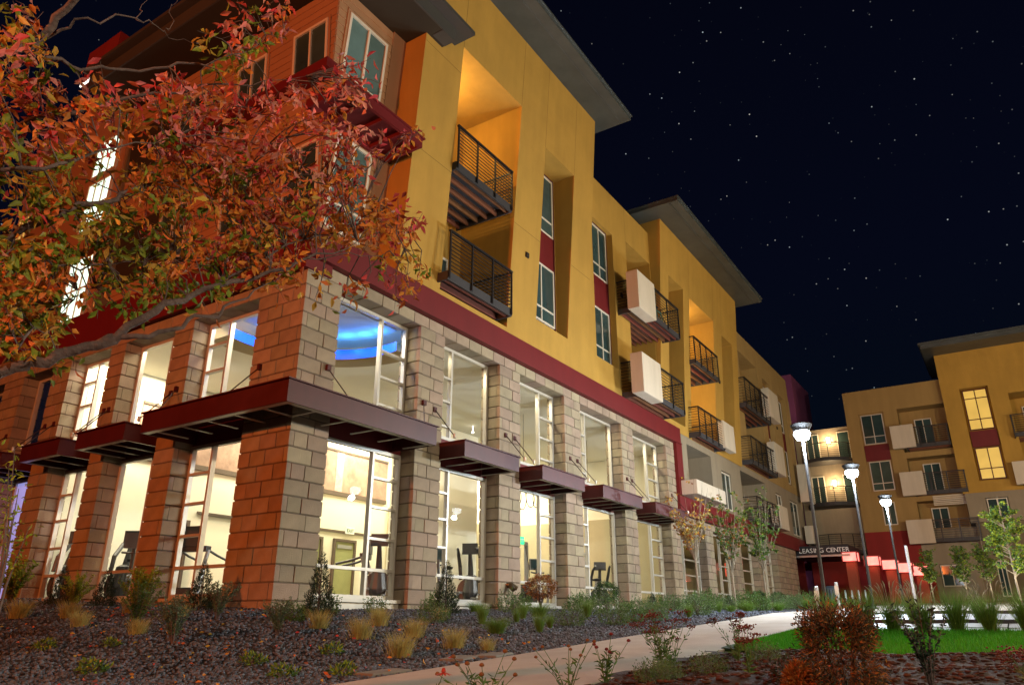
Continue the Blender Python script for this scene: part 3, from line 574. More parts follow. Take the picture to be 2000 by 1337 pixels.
# overhanging metal roofs over the towers
def roof(x0, x1, y0, y1, z, zc, parent=BLD, mp=MR, th=.16):
    b = MB(); b.box(x0, x1, y0, y1, z, z+th, map=mp); b.box(x0-.05, x1+.05, y0, y1+.05, z+th, z+th+.05, map=mp); r = b.build('roof', M['metalroof'], parent)
    s = MB(); s.box(x0+.12, x1-.12, y1-.42, y1-.36, z-.03, z-.001, map=mp); s.build('roof_seam', M['metalroof'], r); return r
roof(1.9, 12.75, -6, 1.92, 17.48, 0); roof(17.45, 30.1, -6, 1.85, 16.48, 0)
b = MB(); b.box(12.1, 18.5, -6, -3, 7.4, 15.9, map=MR); b.box(29.25, 47, -9, -3, 3.8, 15.3, map=MR); b.box(2.6, 12.1, -9, -3, 7.42, 17.4, map=MR); b.box(18.5, 29.25, -9, -3, 7.42, 16.4, map=MR); b.build('building_core', M['taupe'], BLD)
# corner bay with siding, leaning outwards on both faces
BV = lambda z: -.74+.076*(z-7.4)
def bayP(face):
    return (lambda u, v, z: (u, -(BV(z)+v), z)) if face == 'R' else (lambda u, v, z: (-(BV(z)+v), u, z))
TOPB = 14.32
b = MB(); 
for (z0, z1) in ((7.42, TOPB),):
    a, c = -BV(z0), -BV(z1)
    b.quad((a+.02, a+.02, z0), (2.75, a+.02, z0), (2.75, c+.02, z1), (c+.02, c+.02, z1)); b.quad((a+.02, a+.02, z0), (a+.02, 9.0, z0), (c+.02, 9.0, z1), (c+.02, c+.02, z1))
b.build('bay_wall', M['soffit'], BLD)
WR = [(.62, 1.95, 11.35, 13.75), (.80, 1.95, 8.05, 10.45)]; WL = [(.55, 1.75, 12.1, 13.45), (2.75, 3.9, 12.1, 13.45), (5.2, 6.4, 12.1, 13.45), (.7, 1.9, 8.6, 10.2), (3.0, 4.2, 8.6, 10.2), (5.6, 6.8, 8.6, 10.2)]
for face, wins, umax in (('R', WR, 2.62), ('L', WL, 8.9)):
    P = bayP(face); z = 7.42
    for k in range(33):
        z1 = z+.208; a0 = -BV((z+z1)/2)-(.0 if face == 'L' else .0); segs = [(a0, umax)]
        for (u0, u1, p, q) in wins:
            if p-.08 < (z+z1)/2 < q+.08: segs = [s for (a, c) in segs for s in ((a, min(c, u0-.08)), (max(a, u1+.08), c)) if s[1]-s[0] > .05]
        for (a, c) in segs:
            if face == 'L' and a > 6: continue
            w = MB(); o = .0015 if face == 'L' else 0
            w.add([P(a, -.02, z), P(c, -.02, z), P(c, .028, z), P(a, .028, z), P(a, -.02, z1), P(c, -.02, z1), P(c, .010, z1), P(a, .010, z1)], [(0, 1, 2, 3), (7, 6, 5, 4), (3, 2, 6, 7), (0, 3, 7, 4), (1, 5, 6, 2)]); w.build('siding_board', M['siding'], BLD)
        z = z1
    for (u0, u1, p, q) in wins:
        window(BLD, lambda u, v, z, P=P: P(u, v, z), u0, u1, p, q, .02, M['vinyl'], M['blind'] if face == 'R' else M['pane'], [(u0+u1)/2], [p+.28*(q-p)] if q-p > 1.7 else (), None, (), .07, .09)
        b = MB()
        for (a, c, d, e_) in ((u0-.075, u0-.002, p-.075, q+.075), (u1+.002, u1+.075, p-.075, q+.075), (u0-.002, u1+.002, p-.075, p-.002), (u0-.002, u1+.002, q+.002, q+.075)): b.box(a, c, -.01, .045, d, e_, map=P)
        b.build('window_trim', M['siding'], BLD)
b = MB(); P = bayP('R'); b.add([P(2.12, -.01, 7.42), P(2.62, -.01, 7.42), P(2.62, .036, 7.42), P(2.12, .036, 7.42), P(2.12, -.01, TOPB), P(2.62, -.01, TOPB), P(2.62, .036, TOPB), P(2.12, .036, TOPB)], [(0, 1, 2, 3), (3, 2, 6, 7), (0, 3, 7, 4), (1, 5, 6, 2)]); b.build('corner_board', M['siding'], BLD)
# red open-framed ledge round the corner bay
b = MB(); b.box(-.15, 2.4, -.75, -.67, 10.50, 10.74); b.box(2.32, 2.4, -.67, .45, 10.50, 10.74); b.box(-.15, -.07, -.67, .5, 10.50, 10.74); b.box(-.1, 2.35, .38, .46, 10.50, 10.74); b.box(-.1, 2.35, -.67, .38, 10.66, 10.70)
for k in range(1, 4): b.box(-.1+.62*k, -.05+.62*k, -.67, .38, 10.56, 10.655)
b.box(-.2, 2.45, -.8, -.67, 10.74, 10.78); b.build('red_ledge', M['red'], BLD)
b = MB(); b.box(.05, .45, .2, 6.8, 11.72, 11.98); b.build('red_ledge', M['red'], BLD)
# deep brown roof overhang above the bay
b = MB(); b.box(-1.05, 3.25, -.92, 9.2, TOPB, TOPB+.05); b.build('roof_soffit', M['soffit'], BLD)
b = MB(); b.box(2.75, 3.25, -.95, -.60, TOPB-.015, TOPB+.42); b.box(-1.08, 2.75, -.96, -.92, TOPB, TOPB+.42); b.box(-1.09, -1.05, -.96, 9.2, TOPB, TOPB+.42); b.box(-1.3, 3.75, -1.25, 9.2, TOPB+.43, TOPB+.55); b.build('roof_fascia', M['fascia'], BLD)
# stairwell further along the left facade
b = MB(); b.box(.25, 4, 9.0, 15.2, 7.41, 15.6); b.build('stair_wall', M['siding'], BLD)
b = MB(); b.box(-.55, 4, 9.22, 11.0, 15.6, 16.9); b.build('red_parapet', M['redwall'], BLD); b = MB(); b.box(-.6, -.56, 9.22, 11.0, 15.55, 15.68); b.build('strip_light', emis('strip_light', (1, .95, .85), 2.0), BLD)
for (u0, u1, z0, z1) in ((9.3, 10.6, 12.4, 13.7), (9.3, 10.6, 10.5, 12.2), (9.3, 10.6, 7.5, 9.6), (14.2, 15.0, 10.3, 12.4)):
    window(BLD, ML, u0, u1, z0, z1, -.20, M['vinyl'], M['mint'] if u0 < 12 else M['litw'], [u0+(u1-u0)/3, u0+(u1-u0)*2/3], [(z0+z1)/2], None, (), .06, .06, 'brightly lit stairwell window glimpsed through the leaves')
# the left facade beyond the gym is closed above the band
b = MB(); b.box(.3, 1.2, 8.9, 9.0, 7.41, 15.6); b.build('party_wall', M['taupe'], BLD)
# ------------------------------------------------------------------ inside the gym
b = MB(); b.box(.62, 20.1, .66, 9.0, .10, .18); b.build('gym_floor', M['gfloor'], BLD)
b = MB(); b.box(.56, 20.1, .56, 9.0, 6.425, 6.45); b.build('gym_ceiling', M['gceil'], BLD)
b = MB(); b.box(.5, 20.1, 9.0, 9.15, .1, 6.42); b.box(20.1, 20.2, .62, 9.15, .1, 6.42); b.build('gym_wall', M['gwall'], BLD)
b = MB(); b.box(12.6, 20.09, 8.9, 8.995, .18, 3.9); b.box(20.0, 20.095, .9, 8.9, .18, 3.9); b.build('gym_tan_wall', M['gtan'], BLD)
b = MB(); b.box(9.0, 13.6, 5.5, 5.65, .18, 6.42); b.build('gym_partition', M['gwall'], BLD)
b = MB(); b.box(2.2, 12.4, 8.93, 8.998, 4.02, 4.16); b.box(2.2, 12.4, 8.93, 8.998, 5.58, 5.66); b.build('mural_rail', M['gbrown'], BLD)
b = MB(); b.box(2.2, 12.4, 8.96, 8.997, 4.165, 5.575); b.build('wall_mural', M['mural'], BLD)
b = MB()
for (x0, x1) in ((9.7, 10.05), (3.4, 3.9), (6.6, 6.9)):   # pale tree trunk shapes printed on the mural
    b.box(x0, x1, 8.952, 8.958, 4.17, 5.57)
b.build('mural_trunk', mat('pale_print', (0.5, 0.36, 0.28), 0.8, 0.4, 6), BLD)
for (x0, x1, zt) in ((9.95, 10.85, 2.45), (8.7, 9.25, 2.45), (3.2, 4.1, 2.45)):
    b = MB(); b.box(x0-.09, x0, 8.9, 8.995, .18, zt+.09); b.box(x1, x1+.09, 8.9, 8.995, .18, zt+.09); b.box(x0, x1, 8.9, 8.995, zt, zt+.09); d = b.build('gym_door', M['gbrown'], BLD)
    b = MB(); b.box(x0, x1, 8.96, 8.99, .18, zt); b.build('door_leaf', mat('green_door_glass', (.30, .31, .13), .3, .1), d); b = MB(); b.box(x0+.1, x1-.1, 8.93, 8.955, zt-.22, zt-.1); b.build('door_closer', M['machine2'], d)
b = MB(); b.box(4.4, 11.5, 8.95, 8.99, 2.75, 2.83); b.build('wall_rail', M['gbrown'], BLD)
def text(body, size, name, m, parent, loc, rot, ext=.01):
    cu = bpy.data.curves.new(name, 'FONT'); cu.body = body; cu.size = size; cu.extrude = ext; cu.align_x = 'CENTER'; cu.resolution_u = 3
    o = bpy.data.objects.new(name, cu); COL.objects.link(o); bpy.context.view_layer.update()
    me = bpy.data.meshes.new_from_object(o.evaluated_get(bpy.context.evaluated_depsgraph_get())); bpy.data.objects.remove(o)
    me.materials.clear(); me.materials.append(m); q = link(name, me, parent, loc); q.rotation_euler = rot; return q
def exit_sign(loc, lit, label):
    t = thing('exit_sign', loc, label, 'exit sign'); b = MB(); b.box(-.2, .2, -.03, .03, -.12, .12); b.build('sign_plate', M['exitg' if lit else 'exitw'], t)
    text('EXIT', .17, 'sign_letters', M['exitw' if lit else 'exitt'], t, (0, -.034, -.06), (math.pi/2, 0, 0), .003)
exit_sign((10.55, 8.9, 2.86), False, 'white EXIT sign with green letters above the gym door, seen in the corner window')
exit_sign((12.65, 3.0, 2.39), True, 'glowing green EXIT sign seen through the window after the second pier')
b = MB(); b.tube([(12.65, 3.0, 2.51), (12.65, 3.0, 6.42)], .012, 5); b.build('sign_rod', M['cable'], BLD)
# blue lit ceiling ring over the corner of the gym
def arc(r0, r1, z0, z1, name, m, cx=1.3, cy=1.1):
    b = MB(); n = 96
    for k in range(n):
        a, c = 2*math.pi*k/n, 2*math.pi*(k+1)/n; P = lambda r, t, z: (cx+r*math.cos(t), cy+r*math.sin(t), z)
        ns = max(1, round((r1-r0)/.18))
        for q in range(ns):
            ra, rc = r0+(r1-r0)*q/ns, r0+(r1-r0)*(q+1)/ns; za, zc_ = z0+(z1-z0)*q/ns, z0+(z1-z0)*(q+1)/ns
            cl = lambda p: (max(p[0], .60), max(p[1], .64), p[2])
            w4 = [cl(P(ra, a, za)), cl(P(ra, c, za)), cl(P(rc, c, zc_)), cl(P(rc, a, zc_))]
            if all(p[0] <= .60 for p in w4) or all(p[1] <= .64 for p in w4): continue
            b.quad(*w4)
    return b.build(name, m, BLD)
arc(2.2, 2.82, 5.9, 5.9, 'ceiling_ring', M['ring']); arc(2.82, 2.82, 5.9, 6.42, 'ceiling_ring', M['ring']); arc(2.2, 2.2, 5.9, 6.14, 'blue_cove', M['blue'])
arc(.02, 2.19, 6.40, 6.40, 'ring_ceiling', mat('bluish_white_ceiling', (.5, .56, .62), .8, .02))
for k in range(7):
    a = math.pi/2*(k+.2)/6.6-.1; lamp('cove_light', 'POINT', (1.3+1.9*math.cos(a), 1.1+1.9*math.sin(a), 6.22), 9, (.05, .34, 1.0), .06)
WG = (1.0, 0.95, 0.74)
for (x, y) in ((6.5, 7.9), (10.5, 8.0), (14.5, 7.6), (18.2, 7.6)): lamp('gym_ceiling_light', 'AREA', (x, y, 6.38), 370, WG, 1.6, (x, y, 0))
lamp('gym_ceiling_light', 'AREA', (9.3, 3.4, 6.38), 140, WG, 1.6, (9.3, 3.4, 0)); lamp('gym_ceiling_light', 'AREA', (2.4, 7.9, 6.38), 300, WG, 1.4, (2.4, 7.9, 0))
for i in range(5):
    u = (RP[i][1]+RP[i+1][0])/2; lamp('window_head_light', 'AREA', (u, .98, 6.36), 66, (1.0, .88, .60), 2.0, (u, .9, 0), .3)
for i in range(3):
    u = (LP[i][1]+LP[i+1][0])/2; lamp('window_head_light', 'AREA', (.98, u, 6.36), 66, (1.0, .90, .66), 2.0, (.95, u, 0), .3).rotation_euler = (0, 0, math.pi/2)
for (x, y, z) in ((3.6, 4.2, 6.1), (3.0, 6.6, 6.0), (12.0, 4.6, 6.2)):
    b = MB(); b.lathe([(.0, -.05), (.045, -.03), (.05, 0), (0, .01)], (x, y, z), 12); b.tube([(x, y, z), (x, y, 6.42)], .012, 5); b.build('downlight', emis('downlight', (1, .97, .85), 6), BLD)
# low part: a second, dimmer room
b = MB(); b.box(20.3, 38.5, 6.0, 6.1, .1, 3.6); b.box(38.45, 38.5, .6, 6, .1, 3.6); b.box(20.3, 38.5, .6, 6.0, .1, .2); b.box(20.3, 38.5, .6, 6.0, 3.52, 3.6); b.build('lobby_wall', M['gtan'], BLD)
for x in (22.5, 27, 32): lamp('lobby_light', 'AREA', (x, 3.2, 3.45), 62, (1, .85, .55), 1.4, (x, 3.2, 0))
b = MB(); b.box(27.9, 28.1, .9, .96, 1.9, 2.5); b.build('red_notice', emis('red_notice', (1, .12, .06), .8), BLD)
# pendants made of thin rings
def pendant(loc, label, rs):
    t = thing('ring_pendant', loc, label, 'pendant', 'ring pendants inside the gym')
    for (dx, dy, dz, r, ax) in rs:
        b = MB(); n = 28; b.tube([(dx+r*math.cos(2*math.pi*k/n)*ax, dy+r*math.cos(2*math.pi*k/n)*(1-ax), dz+r*math.sin(2*math.pi*k/n)) for k in range(n+1)], .016, 5, cap=False); b.build('ring', M['gbrown'], t)
    b = MB(); b.tube([(0, 0, .3), (0, 0, 6.42-loc[2])], .008, 5); b.build('cord', M['cable'], t)
pendant((11.6, 2.2, 3.62), 'dark ring pendant cluster under the awning between second and third pier', ((-.42, 0, 0, .33, .95), (.05, .1, -.02, .36, .9), (.5, .05, .04, .30, .95), (.9, .1, .05, .26, .85)))
pendant((16.2, 2.2, 4.5), 'dark ring pendant between the third and fourth pier, above the awning', ((-.3, 0, 0, .30, .95), (.15, .1, 0, .33, .9)))
# exercise machines
def elliptical(loc, rz, label):
    t = thing('elliptical_trainer', loc, label, 'exercise machine', 'exercise machines in the gym', rz)
    b = MB(); b.box(-.28, .28, -.75, -.67, 0, .08); b.box(-.28, .28, .75, .83, 0, .08); b.box(-.06, .06, -.7, .8, .06, .16); b.build('base_frame', M['machine2'], t)
    b = MB(); b.tube([(0, -.35, .42), (0, -.30, .42)], .40, 20); b.lathe([(.0, .0), (.2, .02), (.24, .3), (.16, .75), (.06, .8)], (0, -.35, .1), 12); b.build('flywheel_housing', M['machine'], t)
    b = MB(); b.tube([(0, -.32, .7), (0, -.22, 1.15), (0, -.12, 1.5)], [.09, .07, .05], 8); b.build('upright', M['machine'], t)
    b = MB(); b.box(-.22, .22, -.16, -.08, 1.42, 1.72); b.build('console', M['machine'], t)
    for s in (-1, 1):
        b = MB(); b.tube([(s*.30, -.35, .75), (s*.31, -.28, 1.1), (s*.30, .02, 1.42), (s*.27, .25, 1.55), (s*.25, .36, 1.52)], [.05, .055, .05, .035, .03], 8); b.build('arm', M['machine'], t)
        b = MB(); b.box(s*.24-.07, s*.24+.07, .0, .42, .28+.08*s, .33+.08*s); b.tube([(s*.24, -.4, .42), (s*.24, .1, .3+.08*s), (s*.24, .75, .22)], .03, 6); b.build('pedal', M['machine2'], t)
def treadmill(loc, rz, label):
    t = thing('treadmill', loc, label, 'treadmill', 'exercise machines in the gym', rz)
    b = MB(); b.box(-.40, .40, -.9, .9, .06, .2); b.box(-.4, .4, -.95, -.6, .2, .34); b.build('deck', M['machine'], t)
    b = MB(); b.box(-.26, .26, -.6, .88, .2, .21); b.build('belt', M['vinylpad'], t)
    for s in (-1, 1):
        b = MB(); b.tube([(s*.40, -.72, .2), (s*.40, -.62, .8), (s*.38, -.5, 1.18)], [.06, .05, .045], 8); b.build('upright', M['machine2'], t)
        b = MB(); b.tube([(s*.38, -.5, 1.18), (s*.40, -.2, 1.08), (s*.40, .15, 1.0)], .03, 8); b.build('handrail', M['machine'], t)
    b = MB(); b.box(-.40, .40, -.62, -.44, 1.15, 1.27); b.box(-.26, .26, -.66, -.58, 1.27, 1.72); b.build('console', M['machine'], t); b = MB(); b.box(-.2, .2, -.578, -.574, 1.36, 1.66); b.build('screen', M['pane'], t)
def bike(loc, rz, label, scr='pane'):
    t = thing('exercise_bike', loc, label, 'exercise bike', 'exercise machines in the gym', rz)
    b = MB(); b.box(-.25, .25, -.5, -.42, 0, .07); b.box(-.25, .25, .5, .58, 0, .07); b.box(-.05, .05, -.45, .55, .05, .15); b.build('base_frame', M['machine2'], t)
    b = MB(); b.tube([(-.05, -.3, .38), (.05, -.3, .38)], .27, 20); b.build('flywheel', M['machine'], t)
    b = MB(); b.tube([(0, -.2, .3), (0, -.3, .9), (0, -.36, 1.25)], .045, 8); b.tube([(-.25, -.3, 1.12), (0, -.38, 1.1), (.25, -.3, 1.12)], .025, 6); b.build('handlebar', M['machine'], t)
    b = MB(); b.tube([(0, .25, .15), (0, .32, .95)], .045, 8); b.build('seat_post', M['machine2'], t); b = MB(); b.lathe([(0, .0), (.15, .02), (.17, .07), (0, .11)], (0, .34, .94), 10); b.build('seat', M['vinylpad'], t)
    b = MB(); b.box(-.22, .22, -.46, -.42, 1.2, 1.55); b.build('console', M['machine'], t); b = MB(); b.box(-.18, .18, -.418, -.412, 1.24, 1.52); b.build('screen', M[scr], t)
def rack(loc, rz, label):
    t = thing('cable_machine', loc, label, 'weight machine', 'exercise machines in the gym', rz)
    for s in (-1, 1):
        b = MB(); b.box(s*.8-.05, s*.8+.05, -.06, .06, 0, 2.1); b.box(s*.8-.3, s*.8+.3, -.3, .3, 0, .06); b.build('post', M['machine2'], t)
        b = MB()
        for k in range(12): b.box(s*.55-.14, s*.55+.14, -.07, .07, .1+k*.06, .15+k*.06)
        b.build('weight_stack', M['machine'], t)
        b = MB(); b.tube([(s*.72, 0, 2.05), (s*.5, -.2, 1.4), (s*.42, -.25, 1.05)], .014, 5); b.build('cable', M['cable'], t)
    b = MB(); b.box(-.85, .85, -.05, .05, 2.1, 2.2); b.build('crossbar', M['machine2'], t)
    b = MB(); b.box(-.16, .16, -.9, .0, .42, .52); b.box(-.16, .16, -.02, .06, .55, 1.25); b.build('seat', M['vinylpad'], t); b = MB(); b.box(-.05, .05, -.8, -.1, 0, .42); b.build('seat_post', M['machine'], t)
elliptical((5.25, 2.5, .18), 2.2, 'dark elliptical trainer with curved arms, right of the conifer in the corner window'); treadmill((5.3, 3.7, .18), .6, 'grey treadmill with tall console in the middle of the corner window')
elliptical((8.4, 2.0, .18), 2.0, 'elliptical trainer with big curved arm behind the first awning window'); bike((7.6, 2.3, .18), 2.6, 'exercise bike at left in the window after the first narrow pier')
rack((12.5, 3.0, .18), .2, 'silver cable machine with crossbar seen after the second narrow pier'); bike((12.1, 1.8, .18), 2.7, 'exercise bike behind the round orange-brown bush')
bike((14.7, 1.6, .18), -2.6, 'exercise bike with a bright blue screen near the dark green globe bush', 'screen'); elliptical((16.6, 2.0, .18), 2.3, 'elliptical trainer beside the bike with the blue screen'); rack((17.4, 3.4, .18), .0, 'cable machine under the glowing ceiling, behind the bike with the blue screen')
elliptical((1.7, 7.3, .18), -1.0, 'elliptical trainer with a square monitor in the second left window'); treadmill((2.4, 5.3, .18), -1.3, 'treadmill in the left window next to the corner pier'); bike((1.25, 6.5, .18), -.6, 'exercise bike low in the second left window'); elliptical((1.0, 8.5, .18), -1.2, 'elliptical trainer in the third left window, furthest from the corner')
# recess lamps and the things on the balconies
lamp('balcony_ceiling_light', 'POINT', (4.75, 1.1, 14.2), 190, (1.0, .68, .26), .12); lamp('balcony_ceiling_light', 'POINT', (23.2, .9, 13.2), 150, (1.0, .66, .26), .12); lamp('balcony_ceiling_light', 'POINT', (23.2, .9, 10.0), 150, (1.0, .66, .26), .12)
b = MB(); b.lathe([(0, 0), (.13, 0), (.13, .06), (0, .1)], (4.75, 1.1, 14.9), 12); b.build('ceiling_lamp', M['warm'], BLD)
t = thing('bicycle', (17.6, -.55, 10.96), 'teal bicycle behind the railing of the upper middle balcony', 'bicycle')
for dx in (-.5, .5):
    b = MB(); n = 20; b.tube([(dx+.31*math.cos(2*math.pi*k/n), 0, .33+.31*math.sin(2*math.pi*k/n)) for k in range(n+1)], .02, 5, cap=False); b.build('wheel', M['vinylpad'], t)
b = MB()
for a, c in (((-.5, 0, .33), (-.15, 0, .78)), ((-.15, 0, .78), (.36, 0, .80)), ((.36, 0, .8), (.5, 0, .33)), ((-.15, 0, .78), (0, 0, .32)), ((0, 0, .32), (.36, 0, .8)), ((-.5, 0, .33), (0, 0, .32))): b.tube([a, c], .02, 6)
b.build('frame', M['green_obj'], t); b = MB(); b.tube([(.36, -.25, .98), (.36, 0, .95), (.36, .25, .98)], .015, 5); b.tube([(.36, 0, .95), (.36, 0, .8)], .015, 5); b.build('handlebar', M['dark'], t); b = MB(); b.box(-.3, -.05, -.06, .06, .86, .92); b.build('saddle', M['vinylpad'], t)
# ------------------------------------------------------------------ the block across the courtyard
FB = thing('courtyard_block', (XF, -9, .8), 'ochre block across the far end of the courtyard, with two yellow lit windows', 'building')
def fb(o): o.location = Vector(o.location)-Vector((XF, -9, .8)); return o
pre = set(bpy.data.objects)
wall('block_wall', M['yellow2'], FB, MF, -9.0, -2.75, 5.5, 15.3, [(-8.95, -6.05, 10.6, 13.65, -1.2), (-8.95, -6.1, 7.7, 10.2, -1.2), (-8.95, -6.2, 5.55, 7.3, -1.2), (-5.2, -3.6, 8.1, 13.6, -.12)], lambda z: 0., 4)
wall('red_wall', M['redwall'], FB, MF, -6.0, -2.75, .5, 5.5, [], lambda z: .03, 4)
wall('beige_wall', M['beige'], FB, MF, -9.3, -6.0, .5, 5.49, [(-8.15, -6.8, 1.9, 3.3, -.15)], lambda z: .0, 4)
wall('tower_wall', M['yellow'], FB, MF, -24, -8.95, 7.52, 16.8, [(-11.6, -10.0, 8.2, 14.3, -.15), (-15.5, -12.6, 7.8, 13.6, -1.3)], lambda z: .45+.02*(z-7.5), 5)
wall('beige_wall', M['beige'], FB, MF, -24, -9.05, 5.7, 7.51, [(-11.3, -10.1, 5.8, 7.15, -.1)], lambda z: .5, 5)
wall('taupe_wall', M['taupe'], FB, MF, -24, -9.3, .5, 5.69, [(-10.4, -9.9, 1.3, 3.4, -.1)], lambda z: .3, 5)
wall('corner_wall', M['beige'], FB, lambda u, v, z: (48.3-v, u, z), -2.75, 1.2, 3.9, 13.2, [], lambda z: 0., 4)
wall('corner_wall', M['redwall'], FB, lambda u, v, z: (48.3-v, u, z), -2.75, 1.2, .5, 3.89, [], lambda z: 0.02, 4)
b = MB(); b.box(-24, -8.35, -5, 2.6, 16.8, 17.05, map=MF); b.box(-24, -8.25, -5, 2.8, 17.05, 17.18, map=MF); b.build('roof', M['metalroof'], FB)
for (u0, u1, z0, z1, m, ra) in ((-5.1, -3.7, 11.4, 13.5, 'pane', [11.95]), (-5.1, -3.75, 8.2, 10.2, 'pane', [8.7])):
    window(FB, MF, u0, u1, z0, z1, -.06, M['alu'], M[m], [(u0+u1)/2], ra, None, (), .06, .06)
b = MB(); b.box(-5.18, -3.62, -.11, -.03, 10.25, 11.35, map=MF); b.build('red_panel', M['red'], FB)
for (u0, u1, z0, z1, ra) in ((-11.5, -10.1, 11.5, 14.2, [12.2, 13.6]), (-11.5, -10.1, 8.3, 10.35, [9.0])):
    window(FB, MF, u0, u1, z0, z1, .30, M['darkframe'], M['litw'], [(u0+u1)/2], ra, None, (), .07, .06, 'yellow lit window with drawn curtains')
b = MB(); b.box(-11.55, -10.05, .2, .33, 10.4, 11.45, map=MF); b.build('red_panel', M['red'], FB)
for (u0, u1, z0, z1, v) in ((-7.95, -6.9, 10.75, 13.0, -1.15), (-7.95, -6.9, 7.75, 9.9, -1.15), (-7.9, -6.9, 5.6, 6.95, -1.15), (-8.1, -6.85, 1.95, 3.25, -.1), (-11.25, -10.15, 5.85, 7.1, .42), (-14.6, -13.2, 11.0, 13.0, -1.2), (-14.6, -13.2, 8.0, 10, -1.2), (-10.4, -9.9, 1.3, 3.4, .22), (-4.9, -4.1, 5.9, 7.4, -.0)):
    window(FB, MF, u0, u1, z0, z1, v+.03, M['vinyl'], M['pane'], [(u0+u1)/2], (), None, (), .06, .06)
for (u0, u1, zd) in ((-8.9, -6.3, 10.95), (-9.3, -6.3, 7.85), (-9.5, -6.3, 4.85), (-15.2, -12.4, 10.9), (-15.2, -12.4, 7.9)):
    k = .45 if u0 < -10 else 0
    balcony(FB, MF, u0, u1, .75+k, -1.0, zd, 1.1, .25, 4, 8, (True, True), 4, 1.6)
for (u0, u1, z0, z1) in ((-6.9, -5.5, 10.75, 12.3), (-6.95, -5.58, 7.6, 9.15), (-6.95, -5.45, 4.55, 6.05), (-13.3, -11.9, 7.7, 9.1)):
    k = .5 if u0 < -10 else 0; bpanel(u0, u1, .55+k, .9+k, z0, z1, MF, FB)
for k in range(7):
    z = 7.0+.09*k
for k in range(6): b = MB(); b.box(-9.2, -7.2, .02, .06, 6.95+.11*k, 7.03+.11*k, map=MF); b.build('louvre_slat', M['panel'], FB)
# curved balconies of the inner corner, with warm wall lamps
for zd in (10.7, 7.6, 4.4):
    arcp = [(47.9-1.9*math.sin(a), -1.0+1.75*math.cos(a)) for a in [math.pi*(k/14) for k in range(15)]]
    b = MB(); n = len(arcp); vs = [(x, y, z) for z in (zd-.25, zd) for x, y in arcp]; b.add(vs, [tuple(range(n))[::-1], tuple(range(n, 2*n))]+[(i, i+1, n+i+1, n+i) for i in range(n-1)]); o = b.build('curved_balcony', M['deck'], FB)
    for k in range(8): b = MB(); b.tube([(x, y, zd+.08+k*.135) for x, y in arcp], .014 if k < 7 else .03, 5); b.build('rail_bar' if k < 7 else 'handrail', M['dark'], o)
    for k in range(0, 15, 2): b = MB(); b.tube([(*arcp[k], zd), (*arcp[k], zd+1.05)], .025, 5); b.build('rail_post', M['dark'], o)
for z in (10.75, 7.65):
    window(FB, lambda u, v, z: (48.3-v, u, z), -.5, .4, z+.02, z+2.1, .05, M['vinyl'], M['pane'], [-.05], (), None, (), .06, .06)
    window(FB, lambda u, v, z: (48.3-v, u, z), -2.6, -1.75, z+.02, z+2.1, .05, M['vinyl'], M['pane'], [], (), None, (), .06, .06)
    b = MB(); b.box(48.12, 48.27, -1.25, -1.05, z+1.35, z+1.75); b.build('wall_lamp', M['warm'], FB)
    lamp('corner_wall_light', 'POINT', (47.85, -1.15, z+1.5), 150, (1.0, .70, .36), .08)
for o in set(bpy.data.objects)-pre:
    if o.parent == FB: fb(o)
# entrance canopy with its lettering
CS = thing('leasing_sign', (39.3, -1.35, 3.6), 'dark canopy edge with white LEASING CENTER letters at the end of the path', 'sign')
b = MB(); b.box(-.05, 4.2, -1.5, 1.45, -.02, .52); b.box(-.12, 4.2, -1.55, 1.5, -.14, -.02); b.build('canopy', M['signb'], CS)
b = MB(); b.box(-.14, -.121, -1.54, 1.5, -.13, -.03); b.build('metal_edge', M['machine2'], CS)
yy = 1.30
for ch in 'LEASING CENTER':
    w = {'I': .11, ' ': .16, 'L': .19, 'E': .20, 'S': .21, 'A': .23, 'N': .24, 'G': .24, 'C': .22, 'T': .20, 'R': .22}[ch]
    if ch != ' ': text(ch, .37, 'letter', M['signw'], CS, (-.07, yy-w/2, .12), (math.pi/2, 0, -math.pi/2), .012)
    yy -= w
# lantern columns
for i, (u, zt, lab) in enumerate(((-2.85, 3.70, 'terracotta column with a red lantern box, the one beside the sign'), (-4.0, 3.42, 'terracotta column with a red lantern box, second from the sign'), (-4.9, 3.18, 'terracotta column with a red lantern box, middle one of five'), (-5.65, 2.99, 'terracotta column with a red lantern box, fourth from the sign'), (-6.4, 2.80, 'terracotta column with a red lantern box, nearest the saplings'))):
    X = 39.6; g = .80; t = thing('lantern_column', (X, u, g), lab, 'lantern column', 'red lantern columns by the entrance'); h = zt-g
    b = MB(); bev(b, -.28, .28, -.27, .27, -.2, h-.56, .02); b.build('column', M['column'], t)
    b = MB(); s = .40
    for sx in (-1, 1):
        for sy in (-1, 1): b.box(sx*s-.03, sx*s+.03, sy*s-.03, sy*s+.03, h-.56, h)
    b.box(-s-.02, s+.02, -s-.02, s+.02, h-.04, h+.01); b.box(-s-.02, s+.02, -s-.02, s+.02, h-.56, h-.53); lf = b.build('lantern_frame', M['lantf'], t)
    b = MB(); b.box(-s+.015, s-.015, -s+.015, s-.015, h-.52, h-.05); b.build('lantern', M['lant'], t); lamp('lantern_light', 'POINT', (X-.55, u, zt-.5), 7, (1.0, .12, .08), .1)
b = MB(); b.box(41.2, 41.5, -6.9, -2.3, .5, 3.0); b.build('entrance_screen', M['redwall'], FB, loc=None).location = (-XF, 9, -.8)
